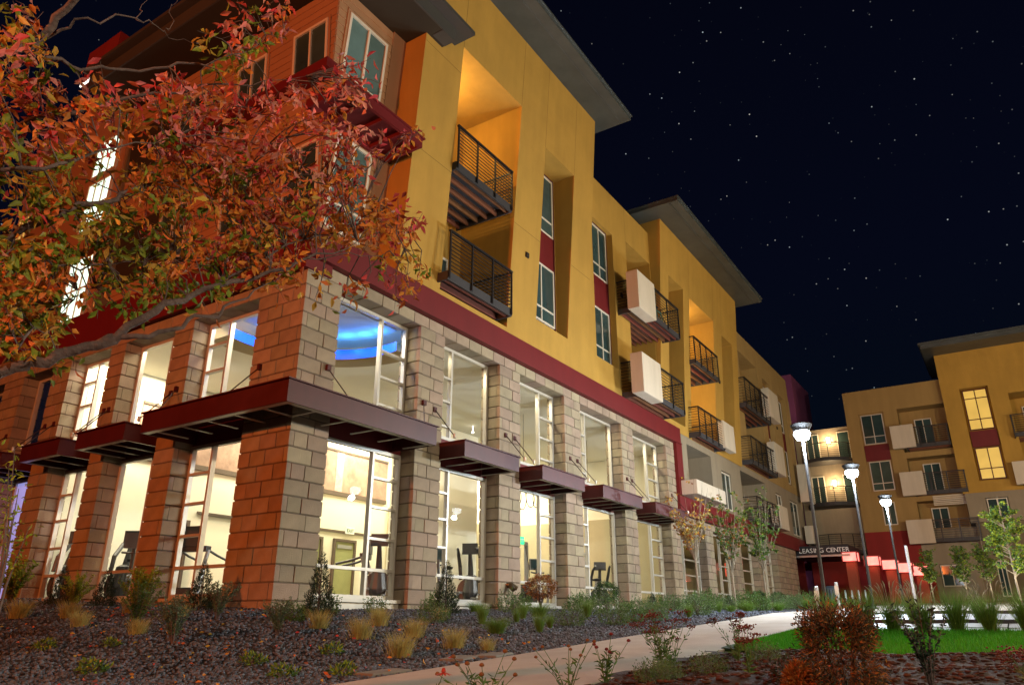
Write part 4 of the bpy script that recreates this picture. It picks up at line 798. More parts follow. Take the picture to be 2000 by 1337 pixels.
# lamp posts
def lamp_post(x, y, lab, power):
    g = pz(x) if x < 10 else max(0, pz(x)); t = thing('street_lamp', (x, y, g), lab, 'street lamp', 'lamp posts along the courtyard'); h = 4.15-g
    b = MB(); b.lathe([(.0, 0), (.12, 0), (.12, .05), (.06, .12), (.042, .2)], (0, 0, 0), 12); b.tube([(0, 0, .15), (0, 0, h-.1)], [.042, .034], 12); b.build('pole', M['pole'], t)
    b = MB(); b.lathe([(.05, -.12), (.10, -.08), (.24, .16), (.26, .20), (.12, .26), (0, .28)], (0, 0, h), 20); b.build('lamp_head', M['pole'], t)
    b = MB(); b.lathe([(0, -.19), (.14, -.14), (.20, .0), (.14, .12), (0, .15)], (0, 0, h-.02), 20); b.build('lens', M['lampg'], t, True)
    lamp('lamp_post_light', 'POINT', (x-.1, y-.05, 4.15-.32), power, (.78, .90, 1.0), .1)
lamp_post(9.72, -7.05, 'dark street lamp with brightest white head, standing at the path edge', 1600)
lamp_post(15.7, -7.15, 'dark street lamp with white head, the middle one of three', 1600)
lamp_post(22.7, -7.15, 'dark street lamp with white head, farthest and lowest in the row', 1600)
# bollards, bin and rack near the entrance
def bollard(x, y, h, r, lab, notice=True):
    t = thing('bollard', (x, y, pz(x)), lab, 'bollard'); b = MB(); b.lathe([(0, -.1), (r, -.1), (r, h-.02), (r*.7, h), (0, h)], (0, 0, 0), 14); b.build('post', M['bollard'], t)
    if notice: b = MB(); b.box(-r-.012, -r+.005, -.05, .05, h-.34, h-.1); b.build('notice', M['tagm'], t)
bollard(10.4, -6.75, .62, .045, 'pale steel bollard with a small notice beside the nearest lamp post')
bollard(14.5, -6.45, .78, .045, 'pale steel bollard in front of the blue-grey bin')
bollard(12.2, -8.62, 1.55, .034, 'tall pale post standing alone before the lantern columns', False)
t = thing('litter_bin', (31.0, -3.15, ter(31, -3.15)+.03), 'round blue-grey litter bin behind the pale bollards', 'litter bin'); b = MB(); b.lathe([(0, 0), (.30, 0), (.33, .75), (.34, .78)], (0, 0, 0), 16)
b.build('body', M['bin'], t)
for k in range(16): a = 2*math.pi*k/16; b = MB(); b.box(-.02, .02, -.006, .006, .04, .76); o = b.build('slat', M['pole'], t); o.location = (.335*math.cos(a), .335*math.sin(a), 0); o.rotation_euler = (0, 0, a+math.pi/2)
b = MB(); b.lathe([(.36, .78), (.36, .82), (.2, .94), (0, .96)], (0, 0, 0), 16); b.build('lid', M['bin'], t)
t = thing('bicycle_rack', (31.6, -4.1, ter(31.6, -4.1)+.03), 'small galvanised bicycle rack right of the litter bin', 'bicycle rack')
for k in range(4): b = MB(); y = -.45+.3*k; b.tube([(0, y, 0), (0, y, .6)]+[(.0+.12-.12*math.cos(q), y, .6+.12*math.sin(q)) for q in (.8, 1.6, 2.4)]+[(.24, y, .6), (.24, y, 0)], .02, 6); b.build('hoop', M['bollard'], t)
# flat stones in the gravel
for (x, y, lab) in ((-1.72, -5.35, 'flat stone in the gravel, left of the pair beside the path'), (-1.28, -5.5, 'flat stone in the gravel, right of the pair beside the path'), (-3.15, -5.5, 'flat stone in the gravel nearest the bottom of the picture')):
    b = MB(); bev(b, -.24, .24, -.15, .15, -.03, .02, .012); o = b.build('flat_stone', M['slab'], None, loc=(x, y, ter(x, y)+.02)); o.rotation_euler = (.0, -.05, ur(-.3, .3)); tag(o, lab, 'stone', 'flat stones in the gravel')
# ------------------------------------------------------------------ vegetation
def leafmesh(name, P, D, L, Wd, mi, mats, parent=None, fold=.25):
    """leaves: base points P, directions D, length L, width Wd: 6 vertices, 4 triangles each, folded along the midrib"""
    P, D = np.asarray(P, float), np.asarray(D, float); n = len(P); L = np.broadcast_to(np.asarray(L, float), n)[:, None]; Wd = np.broadcast_to(np.asarray(Wd, float), n)[:, None]
    D = D/np.linalg.norm(D, axis=1, keepdims=True); A = NP.normal(0, 1, (n, 3)); S_ = np.cross(D, A); S_ /= np.linalg.norm(S_, axis=1, keepdims=True)+1e-9; N_ = np.cross(S_, D)
    m = P+D*L*.45; q = N_*Wd*fold
    V = np.stack([P, m+S_*Wd*.5+q, P+D*L*.78+S_*Wd*.28+q*.6-N_*L*.06, P+D*L-N_*L*.16, P+D*L*.78-S_*Wd*.28+q*.6-N_*L*.06, m-S_*Wd*.5+q, m], 1).reshape(-1, 3)
    T = np.array([(0, 1, 6), (1, 2, 6), (2, 3, 6), (6, 3, 4), (6, 4, 5), (0, 6, 5)]); F = (T[None]+(np.arange(n)*7)[:, None, None]).reshape(-1, 3)
    return bulk(name, V, F, mats, np.repeat(np.asarray(mi), 6) if mi is not None else None, parent)
def rdir(n, up=0.0, s=1.0):
    d = NP.normal(0, 1, (n, 3)); d /= np.linalg.norm(d, axis=1, keepdims=True); d[:, 2] = d[:, 2]*s+up; return d
def tri_blades(P, D, L, w, bend=.35, seg=4):
    n = len(P); P, D = np.asarray(P, float), np.asarray(D, float); D = D/np.linalg.norm(D, axis=1, keepdims=True); L = np.broadcast_to(L, n)[:, None]
    S_ = np.cross(D, np.array([0, 0, 1.])+NP.normal(0, .3, (n, 3))); S_ /= np.linalg.norm(S_, axis=1, keepdims=True)+1e-9; out = []; H = D*[1, 1, 0]; H /= np.linalg.norm(H, axis=1, keepdims=True)+1e-9
    for k in range(seg+1):
        t = k/seg; c = P+D*L*t+(H*.55-np.array([0, 0, .55]))*L*bend*t*t; ww = w*(1-t)**.7
        out += [c-S_*ww*.5, c+S_*ww*.5]
    V = np.stack(out, 1).reshape(-1, 3); m = 2*(seg+1); T = np.array([(2*k, 2*k+1, 2*k+3, 2*k+2) for k in range(seg)]); F = (T[None]+(np.arange(n)*m)[:, None, None]).reshape(-1, 4); return V, F
def mk_tuft(name, n, h, spread, mats, w=.005, bend=.45, plumes=0, r=.05):
    P = NP.normal(0, r, (n, 3)); P[:, 2] = 0; D = NP.normal(0, spread, (n, 3)); D[:, :2] += P[:, :2]*2; D[:, 2] = 1; V, F = tri_blades(P, D, h*NP.uniform(.55, 1.05, n), w, bend)
    me = bulk('blades', V, F, mats[0], (np.zeros(len(F))).astype(int)); out = [('blades', me.data)]; bpy.data.objects.remove(me)
    if plumes:
        b = MB()
        for k in range(plumes):
            a, t = ur(0, 6.28), ur(.1, .45); d = Vector((math.cos(a)*t, math.sin(a)*t, 1)).normalized(); p0 = d*h*ur(.8, .95); q = Vector((math.cos(a), math.sin(a), -.5))
            b.tube([(0, 0, 0), p0], .0022, 3); b.tube([p0, p0+d*h*.07, p0+d*h*.13+q*.012, p0+d*h*.18+q*.03], [.003, .009, .007, .002], 5)
        o = b.build('plumes', mats[1]); out.append(('plumes', o.data)); bpy.data.objects.remove(o)
    return out
def mk_mound(n, r, h, mats, lsize, up=.3, stems=9):
    u = rdir(n); rad = NP.uniform(.35, 1, n)**.5; P = u*rad[:, None]*[r, r, h*.55]; P[:, 2] = np.abs(P[:, 2]+h*.45); P *= (1+.18*np.sin(P[:, :1]*23)+.15*np.cos(P[:, 1:2]*27))
    D = u*.7+rdir(n, up)*.8; o = leafmesh('foliage', P, D, lsize*NP.uniform(.6, 1.25, n), lsize*.42, NP.choice(len(mats), n, p=None), mats); out = [('foliage', o.data)]; bpy.data.objects.remove(o)
    b = MB()
    for k in range(stems):
        a = ur(0, 6.28); t = ur(.2, .8); b.tube([(0, 0, -.03), (math.cos(a)*r*t*.5, math.sin(a)*r*t*.5, h*.4), (math.cos(a)*r*t, math.sin(a)*r*t, h*.8)], [.007, .005, .002], 4)
    o = b.build('stems', M['bark']); out.append(('stems', o.data)); bpy.data.objects.remove(o); return out
def mk_sprig(n, h, r, mat_, lsize, per=40):
    """upright loose shrub of wand-like stems set with small leaves"""
    b = MB(); P = []; D = []
    for k in range(n):
        a, t = ur(0, 6.28), ur(.1, 1); e_ = Vector((math.cos(a)*r*t, math.sin(a)*r*t, h*ur(.6, 1.05))); m_ = Vector((e_.x*.35, e_.y*.35, e_.z*.55)); b.tube([(0, 0, -.03), m_, e_], [.006, .004, .0015], 4)
        for q in range(per):
            s = ur(.2, 1); p = (m_*(s*2) if s < .5 else m_.lerp(e_, s*2-1)); p = Vector((0, 0, 0)).lerp(m_, s*2) if s < .5 else p; P.append(p); dd = Vector((R.gauss(0, 1), R.gauss(0, 1), R.gauss(.5, .6))); D.append(dd)
    o = leafmesh('foliage', [tuple(p) for p in P], [tuple(d) for d in D], lsize*NP.uniform(.6, 1.2, len(P)), lsize*.38, None, [mat_]); out = [('foliage', o.data)]; bpy.data.objects.remove(o); o = b.build('stems', M['bark']); out.append(('stems', o.data)); bpy.data.objects.remove(o); return out
def mk_spruce(h, r, n):
    z = h*(1-np.sqrt(NP.uniform(.0, 1, n))); a = NP.uniform(0, 6.28, n); rr = r*(1-z/h)**.85*np.sqrt(NP.uniform(.25, 1, n))*(1+.22*np.sin(z*31+a*3)); P = np.stack([rr*np.cos(a), rr*np.sin(a), z+.03], 1)
    D = np.stack([np.cos(a)*.8, np.sin(a)*.8, NP.uniform(.5, 1.5, n)], 1)+NP.normal(0, .25, (n, 3)); o = leafmesh('needles', P, D, NP.uniform(.035, .075, n), .009, None, [M['leaf_d']], None, .4); out = [('needles', o.data)]; bpy.data.objects.remove(o)
    b = MB(); b.tube([(0, 0, -.05), (0, 0, h*.95)], [.022, .004], 6)
    for k in range(26): zz = h*ur(.05, .85); a = ur(0, 6.28); q = r*(1-zz/h)*.9; b.tube([(0, 0, zz), (q*math.cos(a), q*math.sin(a), zz+q*.5)], [.006, .002], 3)
    b.tube([(0, 0, h*.93), (.012, .0, h*1.12)], [.006, .002], 4); o = b.build('trunk', M['bark']); out.append(('trunk', o.data)); bpy.data.objects.remove(o); return out
def mk_globe(r, stem, mats, n=2600):
    u = rdir(n); rad = NP.uniform(.62, 1.06, n); P = u*rad[:, None]*r*np.array([1.12, 1.12, .82])*(1+.10*np.sin(u[:, :1]*9+u[:, 2:3]*7)); P[:, 2] += stem+r*.75; D = u+NP.normal(0, .5, (n, 3)); o = leafmesh('foliage', P, D, NP.uniform(.03, .065, n), .016, NP.choice(len(mats), n), mats); out = [('foliage', o.data)]; bpy.data.objects.remove(o)
    b = MB()
    for k in range(9): a = ur(0, 6.28); t = ur(.4, .85)*r; b.tube([(ur(-.03, .03), ur(-.03, .03), -.04), (math.cos(a)*t*.35, math.sin(a)*t*.35, stem*.9), (math.cos(a)*t, math.sin(a)*t, stem+r*ur(.5, 1.1))], [.013, .010, .003], 5)
    o = b.build('trunk', M['bark']); out.append(('trunk', o.data)); bpy.data.objects.remove(o); return out
def plant(name, parts, x, y, label, cat, group=None, s=1.0, z=None, sz=None):
    t = thing(name, (x, y, (ter(x, y) if z is None else z)), label, cat, group, ur(0, 6.28)); t.scale = (s, s, sz or s)
    for (n, me) in parts: link(n, me, t)
    return t
SPR = [mk_spruce(.95, .24, 2600), mk_spruce(.8, .26, 2400)]
plant('dwarf_spruce', SPR[0], -.55, -1.75, 'narrow dark conifer with a thin leader before the corner window', 'conifer', 'small conifers along the walls', 1.0); plant('dwarf_spruce', SPR[0], 2.6, -1.75, 'slim dark conifer in front of the first small awning window', 'conifer', 'small conifers along the walls', 1.0)
for (x, y, sc, lab) in ((-.75, .9, .95, 'bushy dark conifer before the left window beside the corner pier'), (-.9, 3.6, .85, 'dark conifer below the second left pier from the corner'), (-.9, 5.2, .9, 'dark conifer far left, before the third window on the orange side'), (13.2, -1.4, .6, 'small blue-green conifer before the window past the fourth pier'), (16.6, -1.5, .6, 'small dark conifer behind the bare orange sapling'), (20.3, -1.5, .65, 'small blue-green conifer left of the middle sapling trunk'), (32.5, -1.5, .6, 'little conifer at the far end of the stone wall')):
    plant('dwarf_spruce', SPR[1], x, y, lab, 'conifer', 'small conifers along the walls', sc)
GO = mk_globe(.33, .30, [M['leaf_o'], M['leaf_o'], M['leaf_r']], 3000); GD = mk_globe(.30, .26, [M['leaf_d'], M['leaf']], 2800)
plant('globe_bush', GO, 7.05, -1.15, 'round orange-brown globe bush on bare stems', 'bush', 'globe bushes', 1.0); plant('globe_bush', GD, 10.7, -1.1, 'round dark green globe bush on a stem, nearest one', 'bush', 'globe bushes', 1.0)
plant('globe_bush', GD, 23.6, -1.7, 'small green globe bush just left of the last sapling trunk', 'bush', 'globe bushes', .95); plant('globe_bush', GD, 26.6, -1.7, 'small green globe bush just right of the last sapling trunk', 'bush', 'globe bushes', .95)
TUS = mk_tuft('t', 420, .38, .20, [M['straw']], .0045, .35); TUG = mk_tuft('t', 620, .52, .34, [M['grass']], .006, .55); TUF = mk_tuft('t', 620, .80, .15, [M['grass'], M['plume']], .006, .25, 0, .03); TUP = mk_tuft('t', 560, .70, .15, [M['grass'], M['plume']], .006, .25, 16, .03)
for (x, y, s, lab) in ((-1.2, -2.5, .95, 'straw grass tuft at the foot of the corner window conifer'), (-1.4, -3.5, 1.05, 'yellow straw tuft alone in dark gravel below the corner window'), (-.2, -2.7, .95, 'straw tuft left of the leafy mound by the first narrow pier'), (-2.0, -4.7, 1.05, 'straw tuft lowest in the gravel, closest to the flat stones'), (-.7, -3.8, .95, 'straw tuft in the middle of the gravel between two others'), (-1.05, -4.75, .95, 'straw tuft right beside the green mounds, above the flat stones'), (-2.2, 3.9, 1.25, 'broad orange-lit straw tuft at far left below the conifer'), (-2.0, 2.6, 1.1, 'orange-lit straw tuft between the two left conifers'), (-1.35, 1.9, .9, 'small straw tuft leaning on the dark conifer base'), (-2.9, -.9, .8, 'straw tuft in red gravel before the upright brownish shrub'), (-1.5, .3, .75, 'small straw tuft against the orange foot of the corner pier'), (-2.6, 1.1, .9, 'straw tuft beside the tall lime shrub'), (.6, -1.9, .7, 'small straw tuft right of the corner window conifer'), (1.6, -2.4, .8, 'straw tuft before the second half of the corner window'), (-.9, -5.15, .6, 'tiny straw tuft at the path edge by the flat stones')):
    plant('straw_grass_tuft', TUS, x, y, lab, 'grass', 'straw grass tufts in the gravel', s)
MG = [mk_mound(1100, .42, .52, [M['leaf']], .062), mk_mound(1300, .46, .46, [M['leaf'], M['leaf_b']], .052), mk_mound(1100, .42, .48, [M['leaf_b'], M['leaf']], .055)]
LY = mk_sprig(26, .74, .40, M['leaf_y'], .06, 60); SB = mk_sprig(30, .58, .36, M['leaf_b'], .042, 54); SO = mk_sprig(36, .72, .38, M['leaf'], .045, 56)
plant('leafy_shrub', LY, -1.05, 4.35, 'lime yellow leafy shrub between the left conifers', 'shrub', 'shrubs by the orange wall', .85); plant('leafy_shrub', LY, -.9, 7.2, 'lime yellow shrub at the left edge of the picture', 'shrub', 'shrubs by the orange wall', 1.25); plant('leafy_shrub', LY, -1.2, 1.95, 'tall lime leafy shrub below the second left window', 'shrub', 'shrubs by the orange wall', 1.0)
plant('sage_shrub', SO, -2.6, -.35, 'brownish upright shrub in front of the lime shrub', 'shrub', 'shrubs by the orange wall', .9); plant('sage_shrub', SB, -3.05, -1.95, 'grey-green wispy shrub nearest the viewer in the red gravel', 'shrub', 'wispy shrubs in the gravel', 1.0); plant('sage_shrub', SB, -1.6, -.75, 'grey-green wispy shrub at the orange foot of the corner pier', 'shrub', 'wispy shrubs in the gravel', .95); plant('sage_shrub', SB, -2.0, -2.6, 'grey-green wispy shrub below the grey face of the corner pier', 'shrub', 'wispy shrubs in the gravel', .8)
GC = mk_mound(160, .13, .10, [M['leaf'], M['leaf_y']], .05, .5, 4)
for (x, y, s, lab) in ((-2.4, -4.0, 1.0, 'tiny green plant in dark gravel left of the lowest straw tuft'), (-3.3, -3.8, 1.0, 'tiny green plant below the grey-green wispy shrubs'), (-3.4, -5.2, 1.0, 'tiny plant beside the bottom edge left of the path'), (-4.4, -2.7, 1.1, 'small yellowish plant low in the orange-lit gravel'), (-3.9, -.6, 1.0, 'small green plant at left in the orange-lit gravel'), (-3.7, -4.75, 1.0, 'tiny plant at the bottom edge left of the flat stone'), (-3.5, -1.4, .8, 'small plant in red gravel left of the nearest wispy shrub')):
    plant('ground_plant', GC, x, y, lab, 'plant', 'small plants in the gravel', s)
for (x, y, s, lab) in ((.35, -1.0, .55, 'low green mound at the foot of the corner pier'), (1.5, -1.0, .5, 'low green mound under the corner window sill'), (3.0, -1.1, .5, 'low green mound right of the slim conifer'), (-1.0, -1.7, .5, 'low green mound left of the corner window conifer')): plant('mounded_shrub', MG[0], x, y, lab, 'shrub', 'low mounds at the foot of the corner', s)
# the planted strip along the piers, every plant its own
ORD = ['corner', 'second', 'third', 'fourth', 'fifth', 'sixth', 'seventh', 'eighth', 'ninth', 'tenth']
PC = [(a+c)/2 for a, c in RP]+[(a+c)/2 for a, c in RL]
def where(x):
    k = min(range(len(PC)), key=lambda i: abs(PC[i]-x))
    if abs(PC[k]-x) < .95: return 'before the %s stone pier' % ORD[k]
    i = max(j for j in range(len(PC)) if PC[j] < x) if x > PC[0] else 0
    return 'before the window after the %s pier' % ORD[i]
used = {}
rows = ((-1.3, 'against the wall', 3.4, .68), (-2.9, 'in the middle of the bed', 1.1, .74), (-4.4, 'close to the path', .8, .72))
for (y0, rw, xs0, rs) in rows:
    x = xs0
    while x < 33:
        if x > 27.5 and y0 < -2: break
        y = y0+ur(-.35, .35); lim = -5.2; k = R.randrange(5) if y0 < -2 else R.randrange(4); col = ['green', 'mid green', 'bluish green', 'grassy', 'straw-tipped'][k]; sc = rs*ur(.85, 1.3)*(1.0 if x < 14 else 1.15)
        if y0 > -2 and (abs(x-7.05) < .7 or abs(x-10.7) < .7): x += .9; continue
        nm, parts = ('mounded_shrub', MG[k]) if k < 3 else ('grass_clump', TUG if k == 3 else TUF)
        if k == 4: sc *= .60
        lab = '%s %s %s, %s' % (col, 'mound' if k < 3 else 'clump', where(x), rw.replace('in the middle of the bed', 'mid-bed')); c = used.get(lab, 0); used[lab] = c+1; lab = lab if c == 0 else lab.replace(' before', ', next one, before') if c == 1 else lab.replace(' before', ', third alike, before')
        plant(nm, parts, x, max(lim, y), lab, 'shrub' if k < 3 else 'grass', 'planted strip '+lab if False else 'low plants along the stone piers', sc); x += ur(.72, 1.05)*(1 if x < 8 else 1.35 if x < 16 else 1.8)
# feather grasses at the lawn's far edge
for i, (y, pl, lab) in enumerate(((-8.36, 0, 'green feather grass just right of the big brown bush'), (-8.86, 0, 'green feather grass, second from the path along the stone paving'), (-9.22, 1, 'feather grass with a few plumes, third from the path'), (-9.58, 1, 'feather grass with pale plumes, in the middle of the row'), (-9.98, 0, 'brownish feather grass, fifth from the path'), (-10.36, 1, 'feather grass with most pale plumes near the bright reflection'), (-10.78, 0, 'feather grass cut by the right edge of the picture'))):
    plant('feather_grass', TUP if pl else TUF, 3.08, y, lab, 'grass', 'feather grasses along the stone paving', .92, ter(3.08, y)+.03)
for (x, y, lab) in ((5.75, -9.2, 'feather grass on the paving behind the third and fourth clumps'), (5.75, -10.15, 'feather grass on the paving behind the fifth clump')): plant('feather_grass', TUP, x, y, lab, 'grass', 'feather grasses along the stone paving', .75, pz(x)+.03)
# foreground: brown bush, flowers
parts = []
n = 12000; u = rdir(n); q = np.abs(u)**.62*np.sign(u); rad = NP.uniform(.55, 1.03, n)[:, None]; P = q*rad*np.array([.205, .205, .30])*(1+.12*np.sin(q[:, :1]*7+q[:, 2:3]*9)); P[:, 2] += .29
g = (np.sin(q[:, 0]*4.2+1)+np.sin(q[:, 1]*5+q[:, 2]*3) > 1.05); D = u*.9+NP.normal(0, .55, (n, 3)); o = leafmesh('foliage', P, D, NP.uniform(.018, .038, n), .007, np.where(g, 1, NP.choice(3, n, p=[.5, .25, .25])), [M['leaf_r'], M['leaf_o'], M['leaf_d']]); parts.append(('foliage', o.data)); bpy.data.objects.remove(o)  # orange streaks put the sodium light into the leaf colour
n = 2200; u = rdir(n); P = u*NP.uniform(.4, 1, n)[:, None]*np.array([.08, .09, .13])+np.array([-.10, .22, .14]); o = leafmesh('low_foliage', P, u+NP.normal(0, .5, (n, 3)), NP.uniform(.025, .05, n), .008, None, [M['leaf_o']]); parts.append(('foliage', o.data)); bpy.data.objects.remove(o)  # low left bulge, its orange light put into the leaf colour
b = MB()
for k in range(14): a = ur(0, 6.28); t = ur(.05, .2); b.tube([(ur(-.03, .03), ur(-.03, .03), -.1), (math.cos(a)*t*.5, math.sin(a)*t*.5, .14), (math.cos(a)*t, math.sin(a)*t, .4)], [.010, .008, .003], 5)
o = b.build('trunk', M['bark']); parts.append(('trunk', o.data)); bpy.data.objects.remove(o)
t = plant('brown_bush', parts, -4.05, -9.83, 'squarish rust-brown bush in the foreground before the lawn', 'bush', None, 1.0, ter(-4.05, -9.83)+.04); t.rotation_euler = (0, 0, 0)
def flower_plant(x, y, n, h, spread, label, m, kind='head', hr=.018, leaves=60, group='flowers by the path', base=None):
    t = thing('flower_plant', (x, y, bzz(x, y)), label, 'flower', group); b = MB(); P = []; D = []
    for k in range(n):
        a, q = ur(0, 6.28), ur(.15, 1)*spread; hh = h*ur(.6, 1.05); e_ = Vector((math.cos(a)*q, math.sin(a)*q, hh)); m_ = Vector((e_.x*.4, e_.y*.4, hh*.5)); b.tube([(0, 0, -.02), m_, e_], [.003, .0025, .0018], 4)
        f = MB()
        if kind == 'head': f.lathe([(0, -hr*.5), (hr*.8, -hr*.3), (hr, hr*.2), (hr*.6, hr*.8), (0, hr)], e_, 9)
        elif kind == 'umbel':
            for j in range(26):
                o_ = Vector((R.gauss(0, hr*1.1), R.gauss(0, hr*1.1), R.gauss(0, hr*.28))); f.lathe([(0, -.006), (.0085, 0), (0, .007)], e_+o_, 5)
            for j in range(5): f.tube([e_-Vector((0, 0, .04)), e_+Vector((R.gauss(0, hr), R.gauss(0, hr), 0))], .0012, 3)
        else:
            f.lathe([(0, -.006), (.016, 0), (.01, .02), (0, .024)], e_, 8)
            for j in range(11): aa = 2*math.pi*j/11; d = Vector((math.cos(aa), math.sin(aa), -.35)); s_ = Vector((-math.sin(aa), math.cos(aa), 0)); p = e_+d*.012; f.add([p-s_*.006, p+s_*.006, p+d*.035+s_*.008, p+d*.048, p+d*.035-s_*.008], [(0, 1, 2, 3, 4)])
        fo = f.build('flower_head', m, t)
        if kind == 'umbel': fo['kind'] = 'stuff'
        for j in range(max(2, leaves//n)): s = ur(.05, .75); p = Vector((0, 0, 0)).lerp(m_, s*2) if s < .5 else m_.lerp(e_, s*2-1); P.append(tuple(p)); D.append((R.gauss(0, 1), R.gauss(0, 1), ur(.1, 1)))
    b.build('stems', M['leaf'], t); leafmesh('foliage', P, D, NP.uniform(.04, .075, len(P)), .014, None, [base or M['leaf']], t); return t
flower_plant(-4.75, -7.82, 9, .34, .34, 'brown button flowers on thin stems at the bottom edge of the path', M['flower2'], 'head', .017, 90); flower_plant(-4.95, -7.55, 1, .40, .12, 'single red daisy-like flower over the path at the bottom', M['flower3'], 'daisy', .02, 14)
flower_plant(-4.0, -8.0, 8, .36, .28, 'dark seed heads on thin stems, middle of the bottom edge', M['flower2'], 'head', .014, 70); flower_plant(-3.45, -8.02, 7, .36, .22, 'dark red seed heads left of the tall flat-topped flowers', M['flower'], 'head', .016, 110)
flower_plant(-2.55, -8.12, 9, .52, .24, 'tall flat-topped rust flowers rising above the path edge', M['flower'], 'umbel', .042, 190); flower_plant(-2.05, -8.0, 9, .40, .36, 'loose rust flowers with slender stems against the pale path', M['flower'], 'umbel', .022, 90); flower_plant(-1.45, -8.42, 10, .42, .34, 'rust flowers in front of the left tip of the lawn', M['flower'], 'umbel', .028, 120)
flower_plant(-2.75, -8.9, 7, .34, .22, 'rust flowers left of the big brown bush', M['flower'], 'umbel', .028, 60); flower_plant(-3.5, -10.75, 11, .30, .30, 'rust flat-topped flowers with broad leaves in the bottom right corner', M['flower'], 'umbel', .036, 200, base=M['leaf_b'])
for (x, y, lab) in ((-3.3, -8.35, 'green leafy clump under the seed heads'), (-2.5, -8.5, 'green leafy clump under the tall flat-topped flowers'), (-1.7, -8.75, 'green leafy clump at the lawn tip'), (-2.95, -8.3, 'low leafy clump at the corner of path and flower bed')): plant('leafy_clump', LYG if False else MG[1], x, y, lab, 'plant', 'leafy clumps in the flower bed', .34, bzz(x, y)-.02)
WA = mk_sprig(13, .62, .34, M['leaf_d'], .04, 44); plant('wand_shrub', WA, -3.55, -10.22, 'dark wiry shrub with upright wands before the lawn, right of the brown bush', 'shrub', None, .8, bzz(-3.55, -10.22)); WB = mk_mound(300, .2, .25, [M['leaf_d']], .035); plant('dark_shrub', WB, -3.3, -9.35, 'small dark bluish shrub left of the brown bush', 'shrub', None, .8, bzz(-3.3, -9.35))
# ------------------------------------------------------------------ saplings
def sapling(x, y, h, trunk_h, cr, n, leafm, label, seed, lsize=.085, z=None, bare=0, columnar=False, group='saplings along the facade', tm='bark2'):
    rr = random.Random(seed); t = thing('sapling', (x, y, ter(x, y) if z is None else z), label, 'tree', group); b = MB(); b.tube([(0, 0, -.05), (.01, .0, trunk_h*.5), (0, .01, trunk_h)], [.042, .034, .028], 8); b.build('trunk', M[tm], t)
    b = MB(); P = []; D = []
    for k in range(26 if not columnar else 40):
        a = rr.uniform(0, 6.28); z0 = trunk_h*rr.uniform(.88, 1.0)+(0 if not columnar else rr.uniform(0, .7)*(h-trunk_h)); tip = Vector((math.cos(a)*cr*rr.uniform(.3, 1), math.sin(a)*cr*rr.uniform(.3, 1), z0+(h-z0)*rr.uniform(.35, 1.0))) if not columnar else Vector((math.cos(a)*cr*rr.uniform(.5, 1), math.sin(a)*cr*rr.uniform(.5, 1), z0+.35))
        md = Vector((tip.x*.45, tip.y*.45, z0+(tip.z-z0)*.42)); b.tube([(0, 0, z0), md, tip], [.014, .009, .0025], 5); st_ = [Vector((0, 0, z0)), md, tip]
        for q in range(4):
            s = rr.uniform(.35, .95); p = st_[0].lerp(md, s*2) if s < .5 else md.lerp(tip, s*2-1); e_ = p+Vector((rr.gauss(0, .16), rr.gauss(0, .16), rr.uniform(.05, .3))); b.tube([p, e_], [.005, .0015], 3)
            for j in range(int(n/26/4/(1.5 if columnar else 1))+rr.randint(0, 2)):
                if bare and rr.random() < bare*max(0, (p.z-trunk_h)/(h-trunk_h)): continue
                P.append(tuple(p.lerp(e_, rr.uniform(.1, 1.05)))); D.append((rr.gauss(0, .8), rr.gauss(0, .8), rr.uniform(-1, .4)))
    if columnar: b.tube([(0, 0, trunk_h), (0, 0, h*.97)], [.03, .006], 5)
    b.build('limbs', M[tm], t); mi = NP.choice(len(leafm), len(P)); leafmesh('crown', P, D, lsize*NP.uniform(.6, 1.2, len(P)), lsize*.6, mi, leafm, t); return t
sapling(14.2, -2.5, 4.25, 1.6, .95, 760, [M['lf_ye'], M['leaf_o'], M['straw']], 'young tree with bare upright twigs and thin orange-tan leaves', 3, .11, bare=.8)
sapling(17.8, -2.5, 4.5, 1.35, .85, 1700, [M['leaf'], M['lf_gr'], M['leaf'], M['leaf'], M['leaf_o']], 'wispy green young tree with a few brown leaves, middle one by the wall', 5, .10, bare=.35)
sapling(21.8, -2.5, 4.8, 1.5, .95, 1700, [M['leaf'], M['lf_gr'], M['leaf']], 'young bright green tree nearest the leasing sign', 8, .115, bare=.35)
for (x, y, h, cr, lab, s) in ((35.5, -7.1, 3.7, .42, 'columnar sapling with lit trunk, left one before the pale window', 12), (35.5, -8.6, 3.75, .48, 'columnar sapling with lit trunk, middle one right of the pale window', 13), (35.5, -9.65, 4.0, .5, 'columnar sapling with lit trunk before the taupe wall', 14)):
    sapling(x, y, h-.7, .95, cr, 1500, [M['leaf'], M['lf_gr']], lab, s, .12, max(0, pz(x)), 0, True, 'columnar saplings before the courtyard block'); 
sapling(20.5, -10.75, 3.6, .9, .75, 4200, [M['leaf_y'], M['leaf']], 'bright lime-green young tree at the right edge of the picture', 15, .10, .27, 0, True, 'columnar saplings before the courtyard block')
for (x, y) in ((35.1, -7.25), (35.1, -8.75), (35.1, -9.8), (19.9, -10.8)): lamp('tree_uplight', 'SPOT', (x, y, max(0, pz(x))+.12), 95 if x > 30 else 150, (1.0, .92, .72), .05, (x+.4, y+.15, pz(x)+2.2), spot=70)
